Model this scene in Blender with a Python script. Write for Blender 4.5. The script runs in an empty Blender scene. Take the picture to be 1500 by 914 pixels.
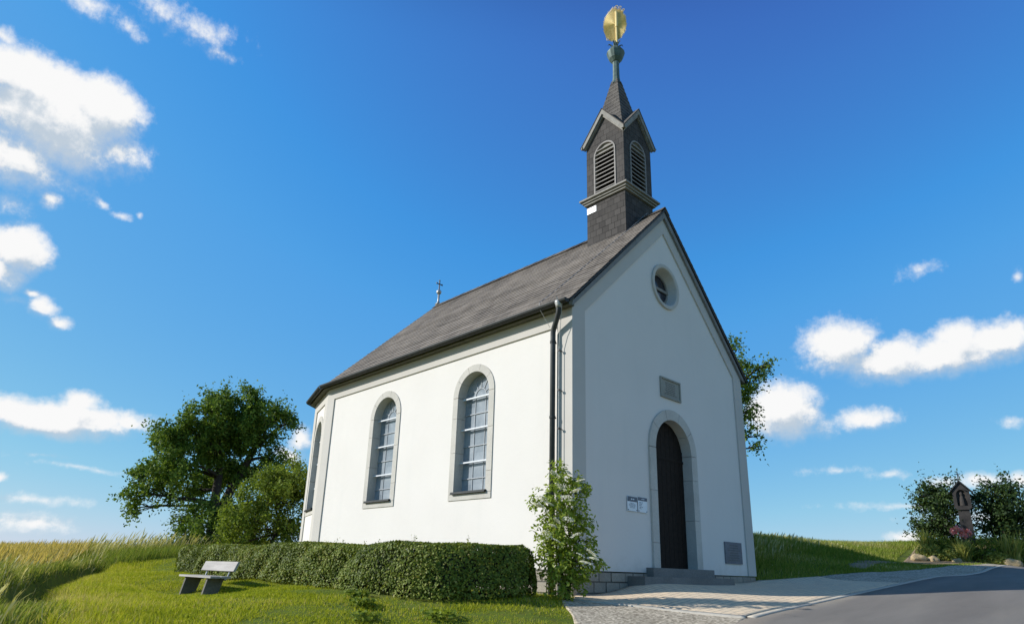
import bpy, bmesh, math, random
import numpy as np
from mathutils import Vector, Matrix

R = math.radians
rng = np.random.default_rng(11)
random.seed(5)
sc = bpy.context.scene
col = sc.collection

# ------------------------------------------------------------------ camera
cam_d = bpy.data.cameras.new('camera')
cam = bpy.data.objects.new('camera', cam_d)
col.objects.link(cam)
CAM = Vector((-7.7989, -6.6665, -0.0528))
PITCH, YAW, ROLL = 0.3105, 0.7655, 0.0286
fwd = Vector((math.sin(YAW)*math.cos(PITCH), math.cos(YAW)*math.cos(PITCH), math.sin(PITCH)))
rt0 = Vector((math.cos(YAW), -math.sin(YAW), 0))
up0 = rt0.cross(fwd)
rt = rt0*math.cos(ROLL) + up0*math.sin(ROLL)
up = -rt0*math.sin(ROLL) + up0*math.cos(ROLL)
cam.matrix_world = Matrix(((rt.x, up.x, -fwd.x, CAM.x), (rt.y, up.y, -fwd.y, CAM.y), (rt.z, up.z, -fwd.z, CAM.z), (0, 0, 0, 1)))
cam_d.sensor_width = 36
cam_d.lens = 36*943.44/1500
cam_d.shift_y = 77.6/1500
cam_d.clip_start = 0.05
cam_d.clip_end = 5000
sc.camera = cam

# ------------------------------------------------------------------ sun and sky
SUN_AZ, SUN_EL = R(41), R(28)
S = Vector((-math.cos(SUN_AZ)*math.cos(SUN_EL), math.sin(SUN_AZ)*math.cos(SUN_EL), math.sin(SUN_EL)))
sun_d = bpy.data.lights.new('sun', 'SUN')
sun_d.energy = 5.0
sun_d.angle = R(0.53)
sun_d.color = (1.0, 0.985, 0.95)
sun = bpy.data.objects.new('sun', sun_d)
sun.rotation_euler = S.to_track_quat('Z', 'Y').to_euler()
col.objects.link(sun)

sc.view_settings.view_transform = 'Standard'
sc.view_settings.look = 'None'
sc.view_settings.exposure = 0.0
sc.view_settings.gamma = 1.0
sc.render.engine = 'CYCLES'
try:
    sc.cycles.use_denoising = True
    sc.cycles.max_bounces = 6
    sc.cycles.transparent_max_bounces = 6
except Exception:
    pass

SKY_STRENGTH = 0.15
# clouds: azimuth, elevation, half sizes (degrees), weight
CLOUDS = [(1.87,32.1,5.5,2.2,1.6),(6.14,32.0,3.5,2.6,1.5),(-0.70,31.93,2.6,1.8,1.5),(3.7,29.6,5.3,2.9,1.4),(2.0,27.0,3.4,2.6,1.1),(7.76,29.79,2.85,2.10,0.75),(5.07,26.21,2.52,0.93,0.35),(4.60,24.99,0.99,0.69,0.80),(2.38,23.86,1.15,0.99,0.55),(7.76,25.74,0.71,0.43,0.50),(9.09,25.22,0.83,0.34,0.50),(10.50,25.58,0.33,0.25,0.45),(3.32,20.96,2.2,2.0,1.4),(2.5,19.2,2.2,1.6,1.0),(5.6,17.5,1.3,.9,0.80),(7.0,16.7,.9,.6,.7),(4.8,18.2,.9,.4,.7),(3.96,17.43,1.53,0.56,0.30),(11.34,39.95,4.31,1.3,0.50),(8.42,40.09,1.62,1.15,0.50),(13.5,38.9,2.2,.6,.42),(3.35,38.33,2.12,0.97,0.50),(6.52,38.17,1.20,0.85,0.40),(-1.21,34.24,1.05,0.59,0.50),(8.0,9.71,5.6,1.5,1.5),(9.58,10.99,1.77,1.09,1.00),(5.72,9.61,2.09,1.26,1.00),(12.89,10.14,1.89,0.92,0.90),(8.26,2.33,3.48,0.73,0.60),(5.88,5.35,0.67,0.46,0.50),(72.3,17.9,3.3,2.5,1.25),(75.6,16.4,4.0,1.8,1.25),(79.6,16.4,4.6,1.7,1.25),(80.22,17.4,2.0,1.4,1.1),(82.9,16.8,3.0,1.6,1.2),(67.4,13.2,3.1,2.7,1.5),(69.73,11.65,2.27,1.08,0.50),(73.25,12.14,2.38,1.05,0.80),(80.21,7.14,2.46,0.71,0.75),(82.73,7.13,1.30,0.73,0.75),(77.40,7.14,1.35,0.54,0.60),(75.01,3.08,1.65,0.68,0.80),(25.69,10.07,0.94,1.13,0.80),(25.20,8.72,1.31,0.78,0.80),(78.62,22.75,1.74,0.70,0.35),(82.46,11.08,0.85,0.42,0.35),(84.65,20.84,0.54,0.46,0.40),(74.32,7.84,1.36,0.41,0.40),(71.08,8.25,2.90,0.32,0.28),(7.89,6.96,1.78,0.24,0.30),
          # clouds outside the frame; unseen ones behind camera enlarged to add facade fill light
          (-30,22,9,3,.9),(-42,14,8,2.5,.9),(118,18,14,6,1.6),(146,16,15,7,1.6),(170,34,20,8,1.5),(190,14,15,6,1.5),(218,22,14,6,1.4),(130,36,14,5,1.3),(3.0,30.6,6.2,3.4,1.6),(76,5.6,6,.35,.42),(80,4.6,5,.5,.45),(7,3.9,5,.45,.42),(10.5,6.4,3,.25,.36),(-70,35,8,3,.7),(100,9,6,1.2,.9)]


def density_group():
    g = bpy.data.node_groups.new('cloud_density', 'ShaderNodeTree')
    g.interface.new_socket('P', in_out='INPUT', socket_type='NodeSocketVector')
    g.interface.new_socket('D', in_out='OUTPUT', socket_type='NodeSocketFloat')
    N, L = g.nodes, g.links
    gi, go = N.new('NodeGroupInput'), N.new('NodeGroupOutput')

    def nz(scale, detail, rough=.55):
        n = N.new('ShaderNodeTexNoise'); n.inputs['Scale'].default_value = scale
        n.inputs['Detail'].default_value = detail; n.inputs['Roughness'].default_value = rough
        L.new(gi.outputs[0], n.inputs['Vector']); return n

    def vm(op, a, b):
        n = N.new('ShaderNodeVectorMath'); n.operation = op
        for i, v in enumerate((a, b)):
            if v is None: continue
            if hasattr(v, 'is_output'): L.new(v, n.inputs[i])
            else: n.inputs[i].default_value = v
        return n

    def mt(op, a, b=None):
        n = N.new('ShaderNodeMath'); n.operation = op
        for i, v in enumerate((a, b)):
            if v is None: continue
            if hasattr(v, 'is_output'): L.new(v, n.inputs[i])
            else: n.inputs[i].default_value = v
        return n.outputs[0]
    w1 = nz(0.35, 3)
    wv = vm('MULTIPLY', vm('SUBTRACT', w1.outputs['Color'], (.5, .5, .5)).outputs[0], (1.7, 1.1, 0)).outputs[0]
    p = vm('ADD', gi.outputs[0], wv).outputs[0]
    acc = None
    for (a, e, ra, re, w) in CLOUDS:
        d = vm('MULTIPLY', vm('SUBTRACT', p, (a, e, 0)).outputs[0], (1/ra, 1/re, 0)).outputs[0]
        ln = N.new('ShaderNodeVectorMath'); ln.operation = 'LENGTH'; L.new(d, ln.inputs[0])
        v = mt('MULTIPLY', mt('SUBTRACT', 1.16, ln.outputs['Value']), w)
        acc = v if acc is None else mt('SMOOTH_MAX', acc, v)
        if acc is not v and acc.node.operation == 'SMOOTH_MAX': acc.node.inputs[2].default_value = .12
    f1 = nz(0.62, 6, .55)
    f = mt('MULTIPLY', mt('SUBTRACT', f1.outputs[0], .5), .9)
    f2 = nz(2.0, 6, .66)
    f = mt('ADD', f, mt('MULTIPLY', mt('SUBTRACT', f2.outputs[0], .5), .55))
    L.new(mt('ADD', acc, f), go.inputs[0])
    return g


world = bpy.data.worlds.new('World')
sc.world = world
world.use_nodes = True
try:
    world.cycles.sampling_method = 'MANUAL'; world.cycles.sample_map_resolution = 512
except Exception:
    pass
nt = world.node_tree
N, L = nt.nodes, nt.links
bg = N['Background']
bg.inputs[1].default_value = SKY_STRENGTH
sky = N.new('ShaderNodeTexSky')
sky.sky_type = 'NISHITA'
sky.sun_disc = False
sky.sun_elevation = SUN_EL
sky.sun_rotation = math.atan2(S.x, S.y)
sky.air_density = 1.0
sky.dust_density = 0.3
sky.ozone_density = 2.5
sky.altitude = 400
# response of the clear sky, channel by channel (radiance in -> radiance out, scaled by 1/8)
sc8 = N.new('ShaderNodeVectorMath'); sc8.operation = 'SCALE'; sc8.inputs['Scale'].default_value = 1/8; L.new(sky.outputs[0], sc8.inputs[0])
crv = N.new('ShaderNodeRGBCurve'); L.new(sc8.outputs[0], crv.inputs['Color'])
for i_, pts_ in enumerate((((0, .1), (.5, .26), (.695, .33), (.96, .37), (1.25, .60), (3.7, 1.95), (8, 4.4)),
                           ((0, 0), (1.0, .8), (1.228, 1.28), (1.68, 2.0), (2.03, 2.35), (5.3, 3.95), (8, 4.8)),
                           ((0, 0), (1.5, 1.6), (2.1, 3.4), (2.31, 3.85), (3.08, 4.95), (3.64, 5.2), (6.1, 5.4), (8, 5.6)))):
    c_ = crv.mapping.curves[i_]
    while len(c_.points) < len(pts_): c_.points.new(.5, .5)
    for p_, (x_, y_) in zip(c_.points, pts_):
        p_.location = (x_/8, y_/8); p_.handle_type = 'VECTOR'
crv.mapping.update()
hsv = N.new('ShaderNodeVectorMath'); hsv.operation = 'SCALE'; hsv.inputs['Scale'].default_value = 8; L.new(crv.outputs[0], hsv.inputs[0])
tc = N.new('ShaderNodeTexCoord')
sep = N.new('ShaderNodeSeparateXYZ'); L.new(tc.outputs['Generated'], sep.inputs[0])


def wm(op, a, b=None):
    n = N.new('ShaderNodeMath'); n.operation = op
    for i, v in enumerate((a, b)):
        if v is None: continue
        if hasattr(v, 'is_output'): L.new(v, n.inputs[i])
        else: n.inputs[i].default_value = v
    return n.outputs[0]


az = wm('MULTIPLY', wm('ARCTAN2', sep.outputs[0], sep.outputs[1]), 180/math.pi)
el = wm('MULTIPLY', wm('ARCSINE', sep.outputs[2]), 180/math.pi)
cmb = N.new('ShaderNodeCombineXYZ'); L.new(az, cmb.inputs[0]); L.new(el, cmb.inputs[1])
dg = density_group()
g1 = N.new('ShaderNodeGroup'); g1.node_tree = dg; L.new(cmb.outputs[0], g1.inputs[0])
off = N.new('ShaderNodeVectorMath'); off.operation = 'ADD'; off.inputs[1].default_value = (-0.5, 1.35, 0)
L.new(cmb.outputs[0], off.inputs[0])
g2 = N.new('ShaderNodeGroup'); g2.node_tree = dg; L.new(off.outputs[0], g2.inputs[0])
cover = N.new('ShaderNodeMapRange'); cover.interpolation_type = 'SMOOTHSTEP'
cover.inputs['From Min'].default_value = -0.02; cover.inputs['From Max'].default_value = 0.72
L.new(g1.outputs[0], cover.inputs['Value'])
cmax = N.new('ShaderNodeMapRange'); cmax.inputs['From Min'].default_value = 0; cmax.inputs['From Max'].default_value = 1
cmax.inputs['To Min'].default_value = 1.25; cmax.inputs['To Max'].default_value = .8
L.new(cmax.outputs[0], cover.inputs['From Max'])
diff = wm('SUBTRACT', g1.outputs[0], g2.outputs[0])
shade = N.new('ShaderNodeMapRange'); shade.interpolation_type = 'SMOOTHSTEP'
shade.inputs['From Min'].default_value = -0.42; shade.inputs['From Max'].default_value = 0.38
L.new(diff, shade.inputs['Value']); L.new(shade.outputs[0], cmax.inputs['Value'])
cc = N.new('ShaderNodeMix'); cc.data_type = 'RGBA'
cc.inputs['A'].default_value = (3.5, 4.1, 4.75, 1)
cc.inputs['B'].default_value = (6.35, 6.35, 6.35, 1)
L.new(shade.outputs[0], cc.inputs['Factor'])
mx = N.new('ShaderNodeMix'); mx.data_type = 'RGBA'
L.new(cover.outputs[0], mx.inputs['Factor'])
zen = N.new('ShaderNodeMapRange'); zen.interpolation_type = 'SMOOTHSTEP'  # dims the unseen sky overhead, added to weaken its blue fill light
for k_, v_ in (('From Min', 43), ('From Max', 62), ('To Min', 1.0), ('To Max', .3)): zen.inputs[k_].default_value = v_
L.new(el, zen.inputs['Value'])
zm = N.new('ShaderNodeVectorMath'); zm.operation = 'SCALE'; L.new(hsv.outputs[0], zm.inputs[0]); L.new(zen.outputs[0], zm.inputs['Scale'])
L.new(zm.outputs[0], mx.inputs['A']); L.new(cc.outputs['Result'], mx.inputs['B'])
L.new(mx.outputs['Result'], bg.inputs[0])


# ------------------------------------------------------------------ tagging helpers
def tag(o, label=None, cat=None, group=None, kind=None):
    if label: o['label'] = label
    if cat: o['category'] = cat
    if group: o['group'] = group
    if kind: o['kind'] = kind
    return o


def empty(name, loc=(0, 0, 0), rz=0.0, parent=None):
    o = bpy.data.objects.new(name, None)
    o.empty_display_size = .2
    o.location = loc; o.rotation_euler = (0, 0, rz)
    col.objects.link(o)
    if parent: o.parent = parent
    return o


def link(name, me, m=None, parent=None, loc=(0, 0, 0)):
    o = bpy.data.objects.new(name, me)
    if m is not None: me.materials.append(m)
    o.location = loc
    col.objects.link(o)
    if parent is not None: o.parent = parent
    return o


class MB:
    """collects polygons (with optional uv in metres) and builds ONE mesh object"""
    def __init__(s): s.v, s.f, s.uv, s.sm = [], [], [], False

    def poly(s, pts, uv=None):
        b = len(s.v); s.v += [tuple(p) for p in pts]
        s.f.append(tuple(range(b, b+len(pts))))
        s.uv.append(uv if uv else [(0, 0)]*len(pts))

    def box(s, a, b):
        (x0, y0, z0), (x1, y1, z1) = a, b
        P = [(x0,y0,z0),(x1,y0,z0),(x1,y1,z0),(x0,y1,z0),(x0,y0,z1),(x1,y0,z1),(x1,y1,z1),(x0,y1,z1)]
        for f in ((0,3,2,1),(4,5,6,7),(0,1,5,4),(1,2,6,5),(2,3,7,6),(3,0,4,7)): s.poly([P[i] for i in f])

    def prism(s, loop, ext, caps=True, uvf=None):
        """loop: 3d points; extruded by vector ext"""
        e = Vector(ext); A = [Vector(p) for p in loop]; B = [p+e for p in A]
        n = len(A)
        nrm = Vector((0, 0, 0))
        for i in range(n): nrm += A[i].cross(A[(i+1) % n])
        flip = nrm.dot(e) > 0
        if caps:
            s.poly(A[::-1] if flip else A); s.poly(B if flip else B[::-1])
        for i in range(n):
            j = (i+1) % n
            q = [A[i], A[j], B[j], B[i]]
            s.poly(q if flip else q[::-1])

    def tube(s, path, rad, n=8, cap=True):
        path = [Vector(p) for p in path]
        if not hasattr(rad, '__len__'): rad = [rad]*len(path)
        rings = []
        u = None
        for i, p in enumerate(path):
            d = (path[min(i+1, len(path)-1)]-path[max(i-1, 0)])
            d = d.normalized() if d.length > 1e-9 else Vector((0, 0, 1))
            if u is None:
                u = d.orthogonal().normalized()
            else:
                u = (u-d*u.dot(d));  u = u.normalized() if u.length > 1e-6 else d.orthogonal().normalized()
            w = d.cross(u)
            b = len(s.v)
            for k in range(n):
                a = 2*math.pi*k/n
                s.v.append(tuple(p+(u*math.cos(a)+w*math.sin(a))*rad[i]))
            rings.append(b)
        for a, b in zip(rings, rings[1:]):
            for k in range(n):
                k2 = (k+1) % n
                s.f.append((a+k, a+k2, b+k2, b+k)); s.uv.append([(0, 0)]*4)
        if cap:
            s.f.append(tuple(rings[0]+k for k in range(n))[::-1]); s.uv.append([(0, 0)]*n)
            s.f.append(tuple(rings[-1]+k for k in range(n))); s.uv.append([(0, 0)]*n)

    def lathe(s, prof, c, n=24, sq=(1, 1)):
        c = Vector(c); rings = []
        for r, z in prof:
            rings.append(len(s.v))
            for k in range(n):
                a = 2*math.pi*k/n
                s.v.append((c.x+math.cos(a)*r*sq[0], c.y+math.sin(a)*r*sq[1], c.z+z))
        for a, b in zip(rings, rings[1:]):
            for k in range(n):
                k2 = (k+1) % n
                s.f.append((a+k, a+k2, b+k2, b+k)); s.uv.append([(0, 0)]*4)
        s.f.append(tuple(rings[0]+k for k in range(n))[::-1]); s.uv.append([(0, 0)]*n)
        s.f.append(tuple(rings[-1]+k for k in range(n))); s.uv.append([(0, 0)]*n)

    def build(s, name, m, parent=None, smooth=False, bevel=0.0):
        me = bpy.data.meshes.new(name)
        me.from_pydata(s.v, [], s.f)
        l = me.uv_layers.new(name='UVMap')
        flat = [c for u in s.uv for c in u]
        l.data.foreach_set('uv', [x for c in flat for x in c])
        if smooth:
            for p in me.polygons: p.use_smooth = True
        me.update()
        o = link(name, me, m, parent)
        if bevel:
            b = o.modifiers.new('bevel', 'BEVEL'); b.width = bevel; b.segments = 2; b.limit_method = 'ANGLE'
        return o


def np_mesh(name, V, F, m, parent=None, tint=None, smooth=False):
    """V (n,3); F (k,3|4) -> mesh object, per-face float attribute tint"""
    me = bpy.data.meshes.new(name)
    V = np.asarray(V, np.float32); F = np.asarray(F, np.int32)
    k = F.shape[1]
    me.vertices.add(len(V)); me.vertices.foreach_set('co', V.ravel())
    me.loops.add(F.size); me.loops.foreach_set('vertex_index', F.ravel())
    me.polygons.add(len(F))
    me.polygons.foreach_set('loop_start', np.arange(0, F.size, k, dtype=np.int32))
    try: me.polygons.foreach_set('loop_total', np.full(len(F), k, np.int32))
    except Exception: pass
    if tint is not None:
        a = me.attributes.new('tint', 'FLOAT', 'FACE'); a.data.foreach_set('value', np.asarray(tint, np.float32))
    me.update(calc_edges=True)
    if smooth:
        me.polygons.foreach_set('use_smooth', np.ones(len(F), bool))
    me.validate()
    return link(name, me, m, parent)


# ------------------------------------------------------------------ materials
def new_mat(name):
    m = bpy.data.materials.new(name); m.use_nodes = True
    return m, m.node_tree.nodes, m.node_tree.links, m.node_tree.nodes['Principled BSDF']


def ramp(N, L, fac, stops):
    r = N.new('ShaderNodeValToRGB')
    while len(r.color_ramp.elements) < len(stops): r.color_ramp.elements.new(.5)
    for e, (p, c) in zip(r.color_ramp.elements, stops):
        e.position = p; e.color = (*c, 1)
    L.new(fac, r.inputs[0])
    return r.outputs[0]


def noise(N, L, scale, detail=4, rough=.55, coord='Object', stretch=None):
    t = N.new('ShaderNodeTexCoord')
    n = N.new('ShaderNodeTexNoise')
    n.inputs['Scale'].default_value = scale; n.inputs['Detail'].default_value = detail; n.inputs['Roughness'].default_value = rough
    src = t.outputs[coord]
    if stretch:
        mp = N.new('ShaderNodeMapping'); mp.inputs['Scale'].default_value = stretch
        L.new(src, mp.inputs[0]); src = mp.outputs[0]
    L.new(src, n.inputs['Vector'])
    return n.outputs[0]


def mixc(N, L, fac, a, b, mode='MIX'):
    m = N.new('ShaderNodeMix'); m.data_type = 'RGBA'; m.blend_type = mode
    if hasattr(fac, 'is_output'): L.new(fac, m.inputs['Factor'])
    else: m.inputs['Factor'].default_value = fac
    for k, v in (('A', a), ('B', b)):
        if hasattr(v, 'is_output'): L.new(v, m.inputs[k])
        else: m.inputs[k].default_value = (*v, 1)
    return m.outputs['Result']


def bump(N, L, b, h, strength=.3, dist=.01):
    n = N.new('ShaderNodeBump'); n.inputs['Strength'].default_value = strength; n.inputs['Distance'].default_value = dist
    L.new(h, n.inputs['Height']); L.new(n.outputs[0], b.inputs['Normal'])


def simple(name, c1, c2=None, scale=6, rough=.7, metal=0, bstr=.2, bdist=.004, spec=.5, fine=60):
    m, N, L, b = new_mat(name)
    c2 = c2 or tuple(x*.75 for x in c1)
    f = noise(N, L, scale, 6)
    L.new(ramp(N, L, f, [(.3, c2), (.7, c1)]), b.inputs['Base Color'])
    b.inputs['Roughness'].default_value = rough; b.inputs['Metallic'].default_value = metal
    b.inputs['Specular IOR Level'].default_value = spec
    bump(N, L, b, noise(N, L, fine, 5), bstr, bdist)
    return m


def mapr(N, L, v, a, b_):
    m = N.new('ShaderNodeMapRange'); m.inputs['From Min'].default_value = a; m.inputs['From Max'].default_value = b_
    L.new(v, m.inputs['Value']); return m.outputs[0]


def plaster():
    m, N, L, b = new_mat('lime_plaster')
    f = noise(N, L, .9, 5)
    c = ramp(N, L, f, [(.25, (.725, .675, .615)), (.75, (.76, .71, .65))])
    s = noise(N, L, 2.2, 6, .65, stretch=(1, 1, .12))
    c = mixc(N, L, ramp(N, L, s, [(.55, (0, 0, 0)), (.85, (.3, .3, .3))]), c, (.62, .60, .55))
    # splashed dirt of ragged outline along the foot of the wall, and fine hairline cracks
    t = N.new('ShaderNodeTexCoord'); sx = N.new('ShaderNodeSeparateXYZ'); L.new(t.outputs['Object'], sx.inputs[0])
    n2 = noise(N, L, 5, 6, .7)
    ad = N.new('ShaderNodeMath'); ad.operation = 'MULTIPLY_ADD'; L.new(n2, ad.inputs[0]); ad.inputs[1].default_value = -1.0; L.new(sx.outputs[2], ad.inputs[2])
    c = mixc(N, L, ramp(N, L, mapr(N, L, ad.outputs[0], -.28, -.62), [(0, (0,)*3), (1, (.3,)*3)]), c, (.45, .41, .34))
    L.new(c, b.inputs['Base Color'])
    b.inputs['Roughness'].default_value = .9
    b.inputs['Specular IOR Level'].default_value = .15
    hh = N.new('ShaderNodeMath'); hh.operation = 'MULTIPLY_ADD'; L.new(noise(N, L, 3.5, 4), hh.inputs[0]); hh.inputs[1].default_value = 4; L.new(noise(N, L, 45, 5), hh.inputs[2])
    bump(N, L, b, hh.outputs[0], .25, .005)
    return m


def border_plaster():
    m, N, L, b = new_mat('border_plaster')
    f = noise(N, L, 1.3, 5)
    c = ramp(N, L, f, [(.25, (.535, .495, .44)), (.75, (.58, .54, .485))])
    L.new(c, b.inputs['Base Color'])
    b.inputs['Roughness'].default_value = .9
    b.inputs['Specular IOR Level'].default_value = .15
    bump(N, L, b, noise(N, L, 50, 5), .2, .004)
    return m


def slate(name, w, h, c1, c2, mortar, rough=.8, lichen=True):
    m, N, L, b = new_mat(name)
    t = N.new('ShaderNodeTexCoord')
    br = N.new('ShaderNodeTexBrick')
    L.new(t.outputs['UV'], br.inputs['Vector'])
    br.inputs['Scale'].default_value = 1
    br.inputs['Brick Width'].default_value = w; br.inputs['Row Height'].default_value = h
    br.inputs['Mortar Size'].default_value = .0065; br.inputs['Mortar Smooth'].default_value = .1
    br.inputs['Color1'].default_value = (*c1, 1); br.inputs['Color2'].default_value = (*c2, 1)
    br.inputs['Mortar'].default_value = (*mortar, 1)
    br.offset = .5
    c = br.outputs[0]
    f = noise(N, L, 1.1, 6, .6)
    c = mixc(N, L, ramp(N, L, f, [(.35, (.0,)*3), (.75, (.75,)*3)]), c, tuple(x*1.25 for x in c1), 'MIX')
    g = noise(N, L, 9, 4, .7)
    c = mixc(N, L, ramp(N, L, g, [(.62, (0,)*3), (.8, (.6,)*3)]), c, tuple(x*.55 for x in c2))
    if lichen:
        y = noise(N, L, 1.7, 7, .75, stretch=(2.2, 1, 1))
        c = mixc(N, L, ramp(N, L, y, [(.63, (0,)*3), (.74, (.55,)*3)]), c, (.28, .262, .215))
    L.new(c, b.inputs['Base Color'])
    b.inputs['Roughness'].default_value = rough
    b.inputs['Specular IOR Level'].default_value = .12
    bump(N, L, b, br.outputs['Fac'], -.8, .01)
    return m


def leaf_mat(name, stops, trans=.35, rough=.5, spec=.35):
    m, N, L, b = new_mat(name)
    a = N.new('ShaderNodeAttribute'); a.attribute_name = 'tint'
    c = ramp(N, L, a.outputs['Fac'], stops)
    L.new(c, b.inputs['Base Color'])
    b.inputs['Roughness'].default_value = rough
    b.inputs['Specular IOR Level'].default_value = spec
    t = N.new('ShaderNodeBsdfTranslucent')
    tcol = mixc(N, L, .6, c, (1.0, .95, .35), 'MULTIPLY')
    L.new(tcol, t.inputs['Color'])
    ms = N.new('ShaderNodeMixShader'); ms.inputs[0].default_value = trans
    L.new(b.outputs[0], ms.inputs[1]); L.new(t.outputs[0], ms.inputs[2])
    L.new(ms.outputs[0], N['Material Output'].inputs['Surface'])
    return m


def glass_mat():
    m, N, L, b = new_mat('leaded_glass')
    t = N.new('ShaderNodeTexCoord')
    br = N.new('ShaderNodeTexBrick'); L.new(t.outputs['UV'], br.inputs['Vector'])
    br.inputs['Scale'].default_value = 1; br.inputs['Brick Width'].default_value = .26; br.inputs['Row Height'].default_value = .3
    br.inputs['Mortar Size'].default_value = 0; br.offset = 0
    br.inputs['Color1'].default_value = (.17, .20, .225, 1); br.inputs['Color2'].default_value = (.27, .30, .325, 1)
    f = noise(N, L, 3.5, 5, .6)
    c = mixc(N, L, ramp(N, L, f, [(.35, (0,)*3), (.7, (.8,)*3)]), br.outputs[0], (.38, .41, .43))
    L.new(c, b.inputs['Base Color'])
    b.inputs['Roughness'].default_value = .18
    b.inputs['Specular IOR Level'].default_value = .8
    bump(N, L, b, noise(N, L, 7, 3), .25, .01)
    return m


def stone(name, c1, c2, scale=25, speck=.25, rough=.85):
    m, N, L, b = new_mat(name)
    f = noise(N, L, scale, 8, .7)
    c = ramp(N, L, f, [(.3, c2), (.68, c1)])
    g = noise(N, L, 2.0, 4)
    c = mixc(N, L, ramp(N, L, g, [(.4, (0,)*3), (.8, (speck*2,)*3)]), c, tuple(x*.7 for x in c2))
    L.new(c, b.inputs['Base Color'])
    b.inputs['Roughness'].default_value = rough; b.inputs['Specular IOR Level'].default_value = .25
    bump(N, L, b, f, .35, .006)
    return m


def wood(name, c1, c2, rough=.75):
    m, N, L, b = new_mat(name)
    f = noise(N, L, 14, 6, .65, stretch=(1, .08, 1))
    L.new(ramp(N, L, f, [(.3, c2), (.7, c1)]), b.inputs['Base Color'])
    b.inputs['Roughness'].default_value = rough; b.inputs['Specular IOR Level'].default_value = .15
    bump(N, L, b, f, .3, .004)
    return m


def ground_mat():
    m, N, L, b = new_mat('soil_and_turf')
    f = noise(N, L, .55, 6, .6)
    c = ramp(N, L, f, [(.3, (.09, .13, .018)), (.55, (.14, .18, .026)), (.75, (.2, .18, .06))])
    g = noise(N, L, 9, 6, .7)
    c = mixc(N, L, ramp(N, L, g, [(.5, (0,)*3), (.75, (.7,)*3)]), c, (.12, .085, .04))
    L.new(c, b.inputs['Base Color']); b.inputs['Roughness'].default_value = .95
    b.inputs['Specular IOR Level'].default_value = .1
    bump(N, L, b, noise(N, L, 30, 6, .7), .6, .03)
    return m


def asphalt_mat():
    m, N, L, b = new_mat('asphalt')
    f = noise(N, L, .7, 5, .6, stretch=(.5, 2.2, 1))
    c = ramp(N, L, f, [(.3, (.185, .16, .135)), (.7, (.26, .23, .195))])
    g = noise(N, L, 160, 3, .8)
    c = mixc(N, L, ramp(N, L, g, [(.45, (0,)*3), (.7, (.5,)*3)]), c, (.26, .25, .235))
    k = noise(N, L, 3.0, 6, .7)
    c = mixc(N, L, ramp(N, L, k, [(.62, (0,)*3), (.72, (.35,)*3)]), c, (.09, .085, .08))
    sd = noise(N, L, 1.1, 7, .7, stretch=(.25, 1.4, 1))
    c = mixc(N, L, ramp(N, L, sd, [(.52, (0,)*3), (.72, (.55,)*3)]), c, (.30, .265, .21))
    L.new(c, b.inputs['Base Color']); b.inputs['Roughness'].default_value = .9
    b.inputs['Specular IOR Level'].default_value = .15
    bump(N, L, b, g, .7, .008)
    return m


def gravel_mat():
    m, N, L, b = new_mat('crushed_gravel')
    t = N.new('ShaderNodeTexCoord')
    v = N.new('ShaderNodeTexVoronoi'); v.inputs['Scale'].default_value = 34; L.new(t.outputs['Object'], v.inputs['Vector'])
    sp = N.new('ShaderNodeSeparateColor'); L.new(v.outputs['Color'], sp.inputs[0])
    c = ramp(N, L, sp.outputs[0], [(0, (.25, .205, .15)), (.5, (.44, .37, .275)), (1, (.66, .56, .42))])
    f = noise(N, L, 1.3, 5)
    c = mixc(N, L, ramp(N, L, f, [(.5, (0,)*3), (.8, (.6,)*3)]), c, (.2, .17, .12))
    L.new(c, b.inputs['Base Color']); b.inputs['Roughness'].default_value = .95
    b.inputs['Specular IOR Level'].default_value = .15
    bump(N, L, b, v.outputs['Distance'], -.9, .03)
    return m


def paver_mat():
    m, N, L, b = new_mat('paving_setts')
    t = N.new('ShaderNodeTexCoord')
    mp = N.new('ShaderNodeMapping'); L.new(t.outputs['Object'], mp.inputs[0])
    br = N.new('ShaderNodeTexBrick'); L.new(mp.outputs[0], br.inputs['Vector'])
    br.inputs['Scale'].default_value = 1; br.inputs['Brick Width'].default_value = .2; br.inputs['Row Height'].default_value = .1
    br.inputs['Mortar Size'].default_value = .006
    br.inputs['Color1'].default_value = (.88, .66, .43, 1); br.inputs['Color2'].default_value = (.74, .57, .39, 1)
    br.inputs['Mortar'].default_value = (.27, .235, .19, 1)
    f = noise(N, L, 1.6, 6, .65)
    c = mixc(N, L, ramp(N, L, f, [(.4, (0,)*3), (.75, (.7,)*3)]), br.outputs[0], (.80, .65, .46))
    g = noise(N, L, 40, 5, .7)
    c = mixc(N, L, ramp(N, L, g, [(.55, (0,)*3), (.75, (.4,)*3)]), c, (.13, .12, .10))
    L.new(c, b.inputs['Base Color']); b.inputs['Roughness'].default_value = .9
    b.inputs['Specular IOR Level'].default_value = .2
    bump(N, L, b, br.outputs['Fac'], -.5, .008)
    return m


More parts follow.
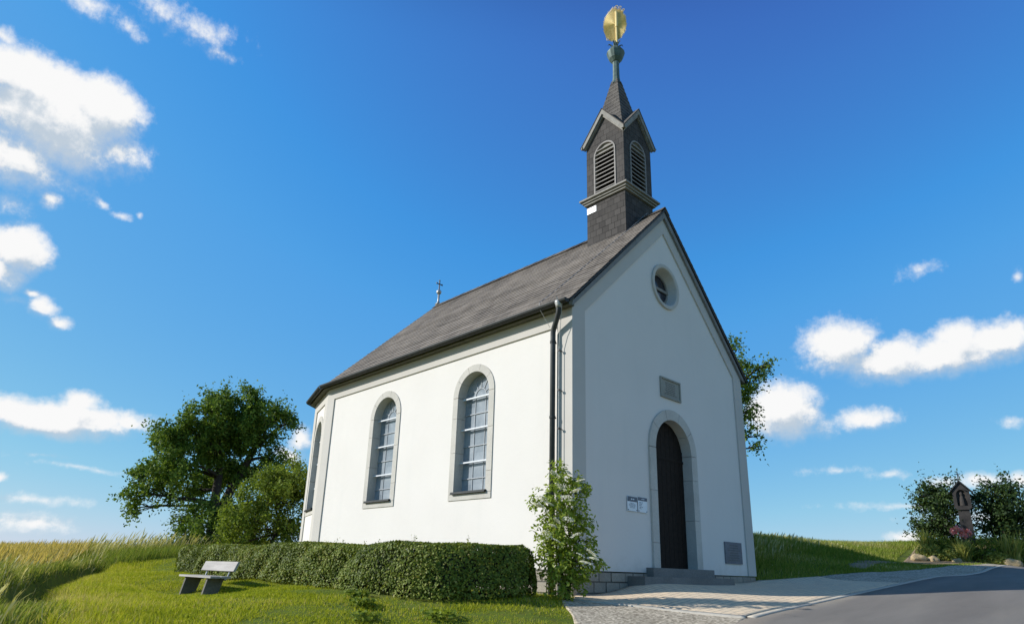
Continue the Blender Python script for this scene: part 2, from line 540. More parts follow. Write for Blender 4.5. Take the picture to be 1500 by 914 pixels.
M = dict(
    plaster=plaster(), border=border_plaster(),
    roof=slate('roof_slate', .175, .1436, (.255, .218, .182), (.155, .132, .111), (.045, .038, .032)),
    clad=slate('cladding_slate', .17, .15, (.085, .076, .07), (.05, .045, .042), (.012, .011, .01), lichen=False),
    spire=slate('spire_slate', .17, .13, (.135, .12, .105), (.085, .076, .07), (.025, .022, .02)),
    stone=stone('window_stone', (.61, .57, .505), (.51, .475, .415), 30),
    granite=stone('granite', (.42, .37, .30), (.26, .23, .185), 40, .35),
    mortar=simple('mortar', (.12, .11, .09), None, 12),
    step=stone('step_granite', (.26, .245, .22), (.17, .16, .145), 45, .3),
    glass=glass_mat(),
    lead=simple('lead_came', (.42, .44, .45), (.3, .31, .33), 30, .5, .0),
    bar=simple('painted_bar', (.75, .76, .77), (.62, .63, .64), 20, .5),
    zinc=simple('dark_zinc', (.04, .042, .04), (.022, .024, .023), 9, .6, 0, spec=.25),
    pipe=simple('downpipe_metal', (.06, .063, .06), (.035, .037, .036), 5, .55, 0, spec=.3),
    trim=simple('painted_trim', (.30, .28, .245), (.19, .175, .15), 7, .75),
    louvre=simple('louvre_slats', (.30, .27, .245), (.20, .18, .16), 7, .7),
    dark=simple('dark_inside', (.02, .02, .022), (.012, .012, .013), 5, .9),
    copper=simple('verdigris_copper', (.135, .19, .165), (.06, .085, .075), 10, .6, .2),
    gold=simple('gilded_metal', (.88, .70, .33), (.70, .52, .20), 22, .55, .1),
    door=wood('door_planks', (.026, .018, .013), (.013, .009, .007), .75),
    iron=simple('black_iron', (.03, .03, .032), (.018, .018, .02), 20, .5, .5),
    soffit=simple('soffit_board', (.13, .125, .085), (.085, .08, .055), 5, .8),
    fascia=simple('verge_board', (.24, .235, .22), (.17, .165, .155), 5, .8),
    bench=wood('weathered_bench_wood', (.50, .46, .42), (.33, .30, .275)),
    concrete=stone('bench_concrete', (.20, .18, .15), (.12, .11, .09), 30),
    steel=simple('galvanised_steel', (.50, .49, .46), (.36, .35, .33), 12, .45, .5),
    plaque=stone('inscribed_stone', (.36, .35, .30), (.28, .27, .23), 30, .2),
    plaque2=stone('grey_inscribed_stone', (.24, .235, .245), (.16, .155, .165), 16, .3),
    engrave=simple('engraving', (.15, .145, .125), None, 12),
    enamel=simple('white_enamel', (.78, .82, .84), (.68, .73, .76), 20, .35),
    navy=simple('navy_enamel', (.06, .085, .13), (.045, .06, .1), 20, .4),
    ink=simple('print_ink', (.22, .26, .32), None, 20),
    ground=ground_mat(), asphalt=asphalt_mat(), gravel=gravel_mat(), paver=paver_mat(),
    kerb=stone('kerb_stone', (.62, .55, .45), (.46, .41, .33), 20, .3),
    soil=stone('bed_soil', (.34, .25, .15), (.2, .14, .08), 12, .2),
    rock=stone('sandstone_rock', (.48, .37, .21), (.33, .24, .13), 8, .2),
    bark=stone('bark', (.075, .06, .045), (.035, .028, .022), 14, .3),
    shrine=stone('weathered_stone', (.06, .053, .048), (.032, .028, .026), 9, .3),
    shrine_in=stone('niche_relief', (.085, .073, .063), (.05, .042, .037), 10, .3),
    far=simple('far_wood', (.05, .085, .09), (.035, .06, .07), .2, 1, bstr=0),
    hill=simple('far_field', (.10, .13, .05), (.15, .15, .06), .02, 1, bstr=0),
)
GR = [(0, (.035, .055, .012)), (.5, (.075, .115, .02)), (1, (.14, .175, .035))]
M['leaf_tree'] = leaf_mat('tree_leaves', [(0, (.055, .11, .016)), (.5, (.13, .215, .03)), (1, (.26, .34, .055))], .42, .6, .2)
M['leaf_bush'] = leaf_mat('bush_leaves', [(0, (.09, .14, .018)), (.5, (.18, .25, .03)), (1, (.30, .36, .06))], .45, .6, .2)
M['leaf_hedge'] = leaf_mat('hedge_leaves', [(0, (.07, .10, .014)), (.45, (.17, .22, .028)), (.85, (.29, .32, .05)), (1, (.40, .36, .11))], .3, .55, .25)
M['leaf_elder'] = leaf_mat('elder_leaves', [(0, (.14, .21, .026)), (.5, (.28, .37, .045)), (1, (.42, .48, .09))], .45, .55, .25)
M['leaf_dark'] = leaf_mat('dark_shrub_leaves', [(0, (.022, .045, .016)), (.5, (.045, .08, .022)), (1, (.09, .14, .03))], .3, .55, .25)
M['leaf_bed'] = leaf_mat('bed_plant_leaves', [(0, (.18, .21, .045)), (.5, (.32, .35, .07)), (1, (.48, .45, .13))], .45, .6, .2)
M['blossom'] = leaf_mat('cream_blossom', [(0, (.62, .60, .42)), (1, (.82, .80, .64))], .25)
M['rose'] = leaf_mat('rose_petals', [(0, (.75, .16, .18)), (.6, (.8, .3, .28)), (1, (.85, .5, .4))], .25)
M['lawn'] = leaf_mat('lawn_blades', [(0, (.23, .28, .016)), (.5, (.40, .43, .028)), (.85, (.53, .53, .05)), (1, (.64, .52, .20))], .45, .7, .1)
M['tall'] = leaf_mat('tall_grass_blades', [(0, (.12, .19, .022)), (.45, (.25, .31, .04)), (.8, (.40, .36, .10)), (1, (.66, .60, .34))], .4, .7, .1)
M['wheat'] = leaf_mat('grain_stalks', [(0, (.28, .25, .05)), (.5, (.52, .40, .11)), (1, (.72, .56, .22))], .45, .7, .1)

# ------------------------------------------------------------------ terrain
CT = [(5.35,-4.65,-0.12),(2.37,-5.04,-0.48),(1.19,-3.90,-0.52),(-0.01,-2.57,-0.58),(-0.48,-2.15,-0.60),(-1.56,-1.35,-0.62),(-0.03,-0.85,-0.43),(0.20,-1.74,-0.49),(-0.31,-0.43,-0.43),(-3.15,-0.28,-0.65),(-5.10,0.54,-0.64),(-5.98,0.71,-0.63),(-6.75,0.86,-0.62),(-1.01,-0.17,-0.37),(-2.62,0.07,-0.53),(-2.87,2.94,-0.37),(-2.88,4.93,-0.34),(-3.07,7.57,-0.29),(-3.68,5.56,-0.57),(-4.72,4.93,-0.44),(-5.65,4.43,-0.46),(-6.40,3.24,-0.60),(-5.82,5.68,-0.62),(-5.58,8.17,-0.62),(-7.2,11,-.80),(-4.13,11.98,-0.50),(-2.88,33.03,0.10),(-0.99,28.68,0.15),(-0.91,20.47,0.12),(-1.56,16.51,0.20),(1.18,17.74,0.30),(0.89,12.45,0.25),(6.07,0.02,-0.10),(7.11,-0.86,0.01),(8.93,-1.53,0.15),(12.23,-2.29,0.39),(14.31,-2.48,0.50),(16.44,-3.07,0.55),(9.35,1.50,0.80),(10.62,1.13,0.84),(12.93,0.71,0.86),(17.36,-0.10,1.05),(10.66,-0.39,0.46),(13.47,-1.04,0.42),(15.06,-2.18,0.52),(17.73,-1.76,1.16),(17.45,-0.47,1.05),(17.93,-2.95,1.12),
      (1.87,-2.58,-0.41),(3.32,-2.72,-0.27),(5.89,-2.88,-0.05),(7.95,-2.86,0.08),(11.35,-2.96,0.24),(15.41,-2.95,0.46),
      (0,3,-.42),(0,8,-.33),(3,12,-.2),(7,8,.3),(7,3,.42),(6.3,1.0,.12),(2.9,-.35,-.21),(1.4,-.3,-.22),(4.4,-.3,-.205),(1.0,-.05,-.33),(3,4,-.3),
      (-7.8,-6.67,-1.5),(-3,-8,-1.2),(4,-10,-.75),(12,-8,-.1),(18,-8,.3),(-12,-3,-1.4),(-10,3,-1.0),(-12,12,-.9),(-15,25,-.8),(25,-3,1.1),(25,5,1.1),(15,10,.7),(10,25,.1),(-3,45,-.5),(30,-15,.5),(-25,40,-1.2)]
CT += [(-3.85, 4.4, -.60), (-3.75, 5.1, -.60), (-3.9, 5.7, -.60)]
CT = np.array(CT)


def tps_fit(P, lam=.08):
    n = len(P); d = np.hypot(P[:, None, 0]-P[None, :, 0], P[:, None, 1]-P[None, :, 1])
    K = np.where(d > 0, d*d*np.log(d+1e-12), 0)+lam*np.eye(n)
    A = np.zeros((n+3, n+3)); A[:n, :n] = K; A[:n, n] = 1; A[:n, n+1:] = P[:, :2]; A[n:, :n] = A[:n, n:].T
    return np.linalg.solve(A, np.r_[P[:, 2], 0, 0, 0])


TW = tps_fit(CT)


def zf(x, y):
    x = np.asarray(x, float); y = np.asarray(y, float)
    sh = x.shape; x = x.ravel(); y = y.ravel()
    out = np.empty(len(x))
    for i in range(0, len(x), 20000):
        xs, ys = x[i:i+20000], y[i:i+20000]
        cx = np.clip(xs, -28, 32); cy = np.clip(ys, -16, 48)
        d = np.hypot(cx[:, None]-CT[None, :, 0], cy[:, None]-CT[None, :, 1])
        z = np.where(d > 0, d*d*np.log(d+1e-12), 0)@TW[:-3]+TW[-3]+TW[-2]*cx+TW[-1]*cy
        o = np.hypot(xs-cx, ys-cy)
        z = np.clip(z, -3, 2.2)-o*.035*(1-np.exp(-o/40))
        out[i:i+20000] = z
    # small bank where the uncut verge stands above the mown lawn
    ex = np.interp(y, EDGE_Y, EDGE_X); q = np.clip((ex-.42-x)/.22, 0, 1); q = q*q*(3-2*q)
    win = np.clip((y-2.2)/1.5, 0, 1)*np.clip((14.5-y)/3, 0, 1)*np.clip(1-(ex-x-1)/3, 0, 1)
    out += .32*q*win-.22*np.exp(-((x-ex+.30)/.26)**2)*np.clip((y-2.2)/1.5, 0, 1)*np.clip((14.5-y)/3, 0, 1)
    return out.reshape(sh)


EDGE_Y = np.array([-3, .5, 2.6, 3.9, 5.6, 7.6, 10, 13, 16.51, 20]); EDGE_X = np.array([-6.6, -6.3, -6.0, -5.75, -5.45, -4.95, -4.15, -2.95, -1.68, -.8])


def z1(x, y): return float(zf(np.array([x]), np.array([y]))[0])


def axis(a, b, step, far):
    c = list(np.arange(a, b+1e-6, step)); d = step; x = b
    hi = []
    while x < far: d *= 1.25; x += d; hi.append(x)
    lo = []; d = step; x = a
    while x > -far: d *= 1.25; x -= d; lo.append(x)
    return np.array(lo[::-1]+c+hi)


gx, gy = axis(-14, 26, .2, 1500), axis(-9, 24, .2, 1500)
X, Y = np.meshgrid(gx, gy)
Z = zf(X, Y)
micro = .012*np.sin(X*3.1+np.sin(Y*2.3)*1.7)*np.sin(Y*2.7+np.sin(X*1.9))
near = (X > -14) & (X < -.8) & (Y > -8) & (Y < 24)
Z = Z+np.where(near, micro, 0)

nx, ny = len(gx), len(gy)
idx = np.arange(nx*ny).reshape(ny, nx)
F = np.stack([idx[:-1, :-1], idx[:-1, 1:], idx[1:, 1:], idx[1:, :-1]], -1).reshape(-1, 4)
g = np_mesh('ground', np.stack([X, Y, Z], -1).reshape(-1, 3), F, M['ground'], smooth=True)
tag(g, 'grassy sloping ground around the chapel', kind='structure')


def resample(P, n):
    P = np.array(P, float); s = np.r_[0, np.cumsum(np.hypot(*np.diff(P[:, :2], axis=0).T))]
    t = np.linspace(0, s[-1], n)
    return np.stack([np.interp(t, s, P[:, 0]), np.interp(t, s, P[:, 1])], -1)


def ruled(name, A, B, nu, nv, off, m, label, wob=0, kind='structure', skirt=.12):
    a, b = resample(A, nu), resample(B, nu)
    t = np.linspace(0, 1, nv)[:, None, None]
    P = a[None]*(1-t)+b[None]*t
    if wob:
        w = np.sin(P[..., 0]*5.3)*.5+np.sin(P[..., 0]*11.7+1)*.3+np.sin(P[..., 1]*7.9)*.4
        P[0, :, 1] += w[0]*wob; P[-1, :, 1] += w[-1]*wob
    z = zf(P[..., 0], P[..., 1])+off
    V = np.concatenate([P, z[..., None]], -1).reshape(-1, 3)
    i = np.arange(nu*nv).reshape(nv, nu)
    F = np.stack([i[:-1, :-1], i[1:, :-1], i[1:, 1:], i[:-1, 1:]], -1).reshape(-1, 4)
    # skirt so the sheet has real thickness
    loop = np.r_[i[0, :], i[1:, -1], i[-1, -2::-1], i[-2:0:-1, 0]]
    base = len(V); V2 = V[loop].copy(); V2[:, 2] -= skirt
    V = np.r_[V, V2]; k = len(loop)
    F2 = np.array([[loop[q], base+q, base+(q+1) % k, loop[(q+1) % k]] for q in range(k)])
    o = np_mesh(name, V, np.r_[F, F2], m)
    # make upper normals point up
    bm = bmesh.new(); bm.from_mesh(o.data); bmesh.ops.recalc_face_normals(bm, faces=bm.faces); bm.to_mesh(o.data); bm.free()
    tag(o, label, kind=kind)
    return o


KERB = [(0.42,-2.53),(1.87,-2.58),(3.32,-2.72),(5.89,-2.88),(7.95,-2.86),(11.35,-2.96),(15.41,-2.95),(22,-3.05),(30,-3.2)]
GEDGE = [(6.04,-.02),(7.11,-0.86),(8.93,-1.53),(12.23,-2.29),(14.31,-2.55),(15.6,-2.9)]
ruled('road', [(-16, -9.5), (-3, -4.1), (-.1, -2.62)]+KERB, [(-10, -16), (0, -11), (4, -10)]+[(x+2, -9.4) for x, y in KERB], 160, 22, .022, M['asphalt'], 'grey asphalt road climbing past the chapel')
ruled('pavement', [(-.33, -.33), (0.02, -.02)]+GEDGE[:2], [(.42, -2.50), (1.87, -2.55), (3.32, -2.69), (5.6, -2.84)], 70, 26, .030, M['paver'], 'paved forecourt before the chapel door')
ruled('gravel_shoulder', GEDGE[1:], [(5.6, -2.84), (7.95, -2.83), (11.35, -2.93), (15.41, -2.94)], 70, 16, .026, M['gravel'], 'gravel shoulder between grass and road', .05)
ruled('gravel', [(-.40, -.36), (.36, -2.53), (-.15, -2.66), (-1.2, -3.3)], [(-.72, -.42), (-1.5, -1.3), (-2.4, -2.3), (-3, -3.9)], 50, 26, .018, M['gravel'], 'gravel patch between lawn and paving', .03)
kb = [(x, y-.0) for x, y in KERB[:7]]
ruled('kerb', kb, [(x, y-.10) for x, y in kb], 150, 3, .031, M['kerb'], 'pale stone kerb along the road')
ruled('edging', [(-.36, -.36), (.42, -2.50)], [(-.45, -.33), (.31, -2.56)], 40, 3, .036, M['kerb'], 'pale edging stones between paving and gravel')
ruled('dirt_track', [(9.2, -.75), (10.8, -.5), (12.2, -.75), (14.2, -1.2), (17.0, -2.7), (19, -3.0)], [(9.4, -1.05), (10.9, -.85), (12.2, -1.05), (14.6, -1.75), (16.5, -3.0), (19, -3.3)], 60, 8, .012, M['soil'], 'sandy dirt track through the grass', .08)

# ------------------------------------------------------------------ the chapel
chapel = empty('chapel', (0, 0, 0))
tag(chapel, 'small white plastered chapel with slate roof and slate clad belfry', 'chapel')
W, LEN, H, SL = 6.0, 8.286, 4.34, .99
RIDGE, RY1 = 7.53, 7.93


def arch(cx, w, z0, ztop, n=14):
    r = w/2; zs = ztop-r
    pts = [(cx-r, z0), (cx+r, z0), (cx+r, zs)]
    pts += [(cx+r*math.cos(math.pi*k/n), zs+r*math.sin(math.pi*k/n)) for k in range(1, n)]
    pts.append((cx-r, zs))
    return pts


def circle(cx, cz, r, n=32): return [(cx+r*math.cos(2*math.pi*k/n), cz+r*math.sin(2*math.pi*k/n)) for k in range(n)]


class Wall:
    """plaster wall plane: local u (along), w (up); n points inwards"""
    def __init__(s, O, u, n): s.O, s.u, s.n = Vector(O), Vector(u), Vector(n)

    def p(s, a, b, d=0): return s.O+s.u*a+Vector((0, 0, b))+s.n*d


def holed(mb, wall, outer, holes, d):
    bm = bmesh.new(); edges = []
    for lp in [outer]+holes:
        vs = [bm.verts.new((a, b, 0)) for a, b in lp]
        edges += [bm.edges.new((vs[i], vs[(i+1) % len(vs)])) for i in range(len(vs))]
    bmesh.ops.triangle_fill(bm, edges=edges, use_beauty=True, use_dissolve=False)
    out = -wall.n
    for f in bm.faces:
        pts = [wall.p(v.co.x, v.co.y, d) for v in f.verts]
        nn = (pts[1]-pts[0]).cross(pts[2]-pts[0])
        mb.poly(pts if nn.dot(out) > 0 else pts[::-1])
    bm.free()


def strip(mb, wall, loop, d0, d1, closed=True):
    n = len(loop)
    for i in range(n if closed else n-1):
        a, b = loop[i], loop[(i+1) % n]
        mb.poly([wall.p(*a, d0), wall.p(*b, d0), wall.p(*b, d1), wall.p(*a, d1)])


wallmb, bordmb = MB(), MB()
RC = .03
front = Wall((0, 0, 0), (1, 0, 0), (0, 1, 0))
DOOR = (2.99, 1.62, .0, 3.035)
door_hole = arch(DOOR[0], DOOR[1]-.03, .085, DOOR[3]-.015)
ocu = circle(3.0, 5.70, .475)
inner = [(.34, .0), (5.66, .0), (5.66, 4.33), (3, 6.943), (.34, 4.33)]
holed(wallmb, front, inner, [door_hole, ocu], RC)
outerf = [(0, 0), (.34, 0), (.34, 4.33), (3, 6.943), (5.66, 4.33), (5.66, 0), (6, 0), (6, H), (3, H+3*SL), (0, H)]
holed(bordmb, front, outerf, [], 0)
strip(bordmb, front, [(.34, 0), (.34, 4.33), (3, 6.943), (5.66, 4.33), (5.66, 0)], 0, RC+.01, False)

WIN = dict(w=1.2, z0=1.196, z1=3.799)
APS = [(0, LEN), (.573, LEN+1.763), (2.073, LEN+2.853), (3.927, LEN+2.853), (5.427, LEN+1.763), (6, LEN)]


def side_wall(O, u, n, length, bl, br, wins, htop=H+.2):
    w = Wall(O, u, n)
    holes = [arch(c, WIN['w']-.03, WIN['z0']+.015, WIN['z1']-.015) for c in wins]
    holed(wallmb, w, [(bl, 0), (length-br, 0), (length-br, 4.02), (bl, 4.02)], holes, RC)
    holed(bordmb, w, [(0, 0), (bl, 0), (bl, 4.02), (length-br, 4.02), (length-br, 0), (length, 0), (length, htop), (0, htop)], [], 0)
    strip(bordmb, w, [(bl, 0), (bl, 4.02), (length-br, 4.02), (length-br, 0)], 0, RC+.01, False)
    return w


left = side_wall((0, 0, 0), (0, 1, 0), (1, 0, 0), LEN, .34, .335, [2.524, 5.551])
right = side_wall((6, LEN, 0), (0, -1, 0), (-1, 0, 0), LEN, .335, .34, [LEN-5.551, LEN-2.524])
facets = []
for i in range(5):
    a, b = Vector((*APS[i], 0)), Vector((*APS[i+1], 0))
    u = (b-a); ln = u.length; u.normalize(); n = Vector((u.y, -u.x, 0))
    facets.append((side_wall(a, u, n, ln, .33, .33, [ln/2]if i in (0, 4) else []), ln))
wallmb.build('wall', M['plaster'], chapel)
bordmb.build('wall_border', M['border'], chapel)

# plinth of granite blocks
pl, mo = MB(), MB()
def plinth_run(w, length, seedv, zlo):
    rr = random.Random(seedv)
    z = -.012; row = 0
    while z > zlo:
        h = rr.uniform(.15, .17)
        a = -rr.uniform(0, .15) if row else 0
        a = max(a, 0) if a > 0 else 0
        first = True
        while a < length-.01:
            ww = rr.uniform(.22, .42)*(0.6 if first and row % 2 else 1); first = False
            b = min(a+ww, length)
            g_ = .011
            pts = [w.p(a+g_, z-h+g_), w.p(b-g_, z-h+g_), w.p(b-g_, z-g_), w.p(a+g_, z-g_)]
            pr = rr.uniform(.012, .022)
            pl.prism([p+w.n*pr for p in pts], w.n*.1)
            a = b
        z -= h; row += 1
    mo.prism([w.p(.04, zlo, .03), w.p(length-.04, zlo, .03), w.p(length-.04, -.013, .03), w.p(.04, -.013, .03)], w.n*.2)
plinth_run(front, 6.0, 1, -.75)
plinth_run(left, LEN, 2, -.85)
for k, (w, ln) in enumerate(facets): plinth_run(w, ln, 5+k, -.6)
plo = pl.build('plinth', M['granite'], chapel, bevel=.006)
mo.build('joint', M['mortar'], plo)

# ---- windows
def seg_ring(mb, w, cx, wo, wi, z0, ztop, d0, d1, gap=.006, nv=5, sillh=.115):
    """dressed stone surround: sill, jamb blocks and voussoirs"""
    ro, ri = wo/2, wi/2; zs = ztop-ro
    def blk(pts): mb.prism([w.p(a, b, d0) for a, b in pts], w.n*(d1-d0))
    if sillh: blk([(cx-ro, z0), (cx+ro, z0), (cx+ro, z0+sillh-gap), (cx-ro, z0+sillh-gap)])
    cuts = [z0+sillh, z0+sillh+(zs-z0-sillh)*.42, z0+sillh+(zs-z0-sillh)*.78, zs]
    for sg in (-1, 1):
        cu = cuts if sg > 0 else [cuts[0], cuts[0]+(zs-cuts[0])*.2, cuts[0]+(zs-cuts[0])*.63, zs]
        for a, b in zip(cu, cu[1:]):
            pts = [(cx+sg*ri, a), (cx+sg*ro, a), (cx+sg*ro, b-gap), (cx+sg*ri, b-gap)]
            blk(pts)
    for k in range(nv):
        t0, t1 = math.pi*k/nv+.006, math.pi*(k+1)/nv-.006
        ang = [t0+(t1-t0)*q/5 for q in range(6)]
        blk([(cx+ro*math.cos(t), zs+ro*math.sin(t)) for t in ang]+[(cx+ri*math.cos(t), zs+ri*math.sin(t)) for t in ang[::-1]])


def bar_seg(mb, w, a, b, th, d, dd):
    (x0, z0), (x1, z1) = a, b
    v = Vector((x1-x0, z1-z0)); 
    if v.length < 1e-6: return
    v.normalize(); nx_, nz_ = -v.y*th/2, v.x*th/2
    mb.prism([w.p(x0+nx_, z0+nz_, d), w.p(x0-nx_, z0-nz_, d), w.p(x1-nx_, z1-nz_, d), w.p(x1+nx_, z1+nz_, d)], w.n*dd)


def window(w, cx, parent):
    wi, zi0, zi1 = .905, WIN['z0']+.115, WIN['z1']-.148
    ri = wi/2; zs = zi1-ri
    o = empty('window', w.p(cx, WIN['z0']), 0, None); o.parent = chapel
    loc = Vector(o.location)
    def fin(mb, name, m, **k):
        ob = mb.build(name, m, o, **k)
        ob.data.transform(Matrix.Translation(-loc)); return ob
    f = MB(); seg_ring(f, w, cx, WIN['w'], wi, WIN['z0'], WIN['z1'], .012, .235); fin(f, 'stone_surround', M['stone'], bevel=.004)
    g_ = MB(); lp = arch(cx, wi+.02, zi0-.02, zi1+.01)
    g_.poly([w.p(a, b, .225) for a, b in lp][::-1], [(a-cx+.13, b) for a, b in lp][::-1])
    fin(g_, 'glass_pane', M['glass'])
    c = MB()
    for x in (-.15, .15): bar_seg(c, w, (cx+x, zi0), (cx+x, zs), .012, .212, .012)
    thick = [zs-.03, zs-.03-(zs-zi0)*.325, zs-.03-(zs-zi0)*.665]
    thin = [(thick[0]+thick[1])/2, (thick[1]+thick[2])/2, (thick[2]+zi0)/2]
    for z in thin: bar_seg(c, w, (cx-ri, z), (cx+ri, z), .016, .205, .018)
    for k in range(1, 6):
        t = math.pi*k/6
        bar_seg(c, w, (cx+.16*math.cos(t), zs+.16*math.sin(t)), (cx+(ri-.12)*math.cos(t), zs+(ri-.12)*math.sin(t)), .012, .212, .012)
    for rr_ in (.16,):
        for k in range(12):
            t, t2 = math.pi*k/12, math.pi*(k+1)/12
            bar_seg(c, w, (cx+rr_*math.cos(t), zs+rr_*math.sin(t)), (cx+rr_*math.cos(t2), zs+rr_*math.sin(t2)), .012, .212, .012)
    for k in range(6):   # scalloped outer lobes
        t0, t1 = math.pi*k/6, math.pi*(k+1)/6
        for q in range(6):
            def pt(s): 
                t = t0+(t1-t0)*s; r_ = (ri-.12)+.085*math.sin(math.pi*s); return (cx+r_*math.cos(t), zs+r_*math.sin(t))
            bar_seg(c, w, pt(q/6), pt((q+1)/6), .012, .212, .012)
    fin(c, 'lead_came', M['lead'])
    for z in thick:
        b = MB(); bar_seg(b, w, (cx-ri-.01, z), (cx+ri+.01, z), .027, .135, .04); fin(b, 'saddle_bar', M['bar'])
    s = MB(); s.prism([w.p(cx-ri-.03, zi0+.035, -.035), w.p(cx-ri-.03, zi0-.005, -.04), w.p(cx-ri-.03, zi0+.005, .2), w.p(cx-ri-.03, zi0+.06, .2)], w.u*(wi+.06))
    fin(s, 'sill', M['zinc'])
    return o


window(left, 2.524, chapel); window(left, 5.551, chapel); window(facets[0][0], facets[0][1]/2, chapel)

# ---- oculus
oc = empty('round_window', (3, 0, 5.70), 0, chapel)
o_ = MB()
n = 40
prof = [(.492, -.012), (.43, -.014), (.41, .0), (.345, .19), (.345, .24)]
rings = []
for r_, d in [(.492, .05)]+prof:
    rings.append(len(o_.v))
    for k in range(n):
        a = 2*math.pi*k/n; o_.v.append((r_*math.cos(a), d, r_*math.sin(a)))
for a, b in zip(rings, rings[1:]):
    for k in range(n):
        o_.f.append((a+k, b+k, b+(k+1) % n, a+(k+1) % n)); o_.uv.append([(0, 0)]*4)
o_.build('stone_ring', M['stone'], oc)
g_ = MB(); g_.poly([(.36*math.cos(2*math.pi*k/n), .2, .36*math.sin(2*math.pi*k/n)) for k in range(n)])
m_, N_, L_, b_ = new_mat('dark_glass'); b_.inputs['Base Color'].default_value = (.018, .02, .03, 1); b_.inputs['Roughness'].default_value = .12
bump(N_, L_, b_, noise(N_, L_, 5, 2), .15, .01)
g_.build('glass_pane', m_, oc)
b = MB(); b.box((-.35, .165, -.03), (.35, .195, .03)); b.build('glazing_bar', M['trim'], oc)
b = MB()
for r0, r1 in ((.345, .305),):
    for k in range(n):
        a0, a1 = 2*math.pi*k/n, 2*math.pi*(k+1)/n
        q = [(r0*math.cos(a0), .175, r0*math.sin(a0)), (r0*math.cos(a1), .175, r0*math.sin(a1)), (r1*math.cos(a1), .175, r1*math.sin(a1)), (r1*math.cos(a0), .175, r1*math.sin(a0))]
        b.prism(q, (0, .03, 0))
b.build('window_frame', M['trim'], oc)

# ---- door
dr = empty('door', (2.99, 0, .09), 0, chapel)
def lo(mb, name, m, **k):
    ob = mb.build(name, m, dr, **k); ob.data.transform(Matrix.Translation((-2.99, 0, -.09))); return ob
f = MB(); seg_ring(f, front, DOOR[0], 1.64, 1.24, .0, 3.045, -.012, .24, sillh=.088, nv=5); lo(f, 'stone_surround', M['stone'], bevel=.004)
d = MB()
lp = arch(DOOR[0], 1.26, .085, 2.855, 18)
d.prism([front.p(a, b, .205) for a, b in lp], (0, .06, 0)); lo(d, 'door_leaf', M['door'])
d = MB()
nb = 8
for k in range(nb):
    x0 = 2.99-.61+1.22*k/nb+.004; x1 = 2.99-.61+1.22*(k+1)/nb-.004
    xm = max(abs(x0-2.99), abs(x1-2.99)); zt = 2.225+math.sqrt(max(.0, .615**2-xm**2))-.01
    zt = min(zt, 2.84)
    d.box((x0, .19, .10), (x1, .206, 2.09)); d.box((x0, .19, 2.13), (x1, .206, max(zt, 2.14)))
lo(d, 'door_plank', M['door'], bevel=.003)
d = MB(); d.box((2.99-.62, .18, 2.085), (2.99+.62, .2, 2.135)); lo(d, 'door_rail', M['door'], bevel=.004)
d = MB(); d.box((2.43, .178, .9), (2.475, .19, 1.12)); d.tube([(2.452, .19, 1.03), (2.452, .135, 1.03)], .011, 8); d.tube([(2.452, .135, 1.03), (2.50, .13, 1.032), (2.58, .135, 1.026)], .011, 8); lo(d, 'handle', M['iron'])

st = MB(); st.box((1.98, -.12, -.10), (4.02, .05, .085)); st.build('step', M['step'], chapel, bevel=.012)
st = MB(); st.box((1.42, -.32, -.30), (4.40, .03, -.062)); st.build('step', M['step'], chapel, bevel=.015)

# ---- roof
roofm = MB()
OV = .155        # eave overhang
EZ = 4.39        # height of the eave edge
FRV = -.085      # verge line
def courses(mb, b0, b1, t0, t1, n, th=.013, jit=.0012):
    b0, b1, t0, t1 = map(Vector, (b0, b1, t0, t1))
    nrm = (b1-b0).cross(t0-b0).normalized()
    if nrm.z < 0: nrm = -nrm
    ud = (b1-b0).normalized(); sl = ((t0+t1)/2-(b0+b1)/2); sv = sl-ud*sl.dot(ud); slen = sv.length
    for i in range(n):
        v0, v1 = i/n, min(1, (i+1.12)/n)
        off_ = nrm*th*(1+random.uniform(-.25, .25)); o2 = nrm*.001
        A, B = b0.lerp(t0, v0)+off_, b1.lerp(t1, v0)+off_
        C, D = b1.lerp(t1, v1)+o2, b0.lerp(t0, v1)+o2
        k = max(1, int((B-A).length/.8))
        def uv(p): q = p-b0; return (q.dot(ud)+i*.03, q.dot(sv.normalized()))
        for j in range(k):
            a_, b_ = A.lerp(B, j/k)+nrm*random.uniform(-jit, jit)*.5, A.lerp(B, (j+1)/k)+nrm*random.uniform(-jit, jit)*.5
            c_, d_ = D.lerp(C, (j+1)/k), D.lerp(C, j/k)
            q = [a_, b_, c_, d_]
            nn = (b_-a_).cross(c_-a_)
            q = q if nn.dot(nrm) > 0 else q[::-1]
            mb.poly(q, [uv(p) for p in q])
            mb.poly([a_, a_-off_, b_-off_, b_], [uv(a_)]*4)
def ev(i):    # eave corner points, offset outwards
    return Vector((*APS[i], EZ))
cen = Vector((3, RY1, RIDGE))
ctr2 = Vector((3, LEN, EZ))
eav = []
for i in range(6):
    p = ev(i); dv = p-ctr2; eav.append(p+dv.normalized()*OV*1.02)
eav[0] = Vector((-OV, LEN+.03, EZ)); eav[5] = Vector((6+OV, LEN+.03, EZ))
NC = 31
courses(roofm, (-OV, FRV, EZ), eav[0], (3, FRV, RIDGE), cen, NC)
courses(roofm, eav[5], (6+OV, FRV, EZ), cen, (3, FRV, RIDGE), NC)
for i in range(5): courses(roofm, eav[i], eav[i+1], cen, cen, NC)
ro = roofm.build('roof', M['roof'], chapel)
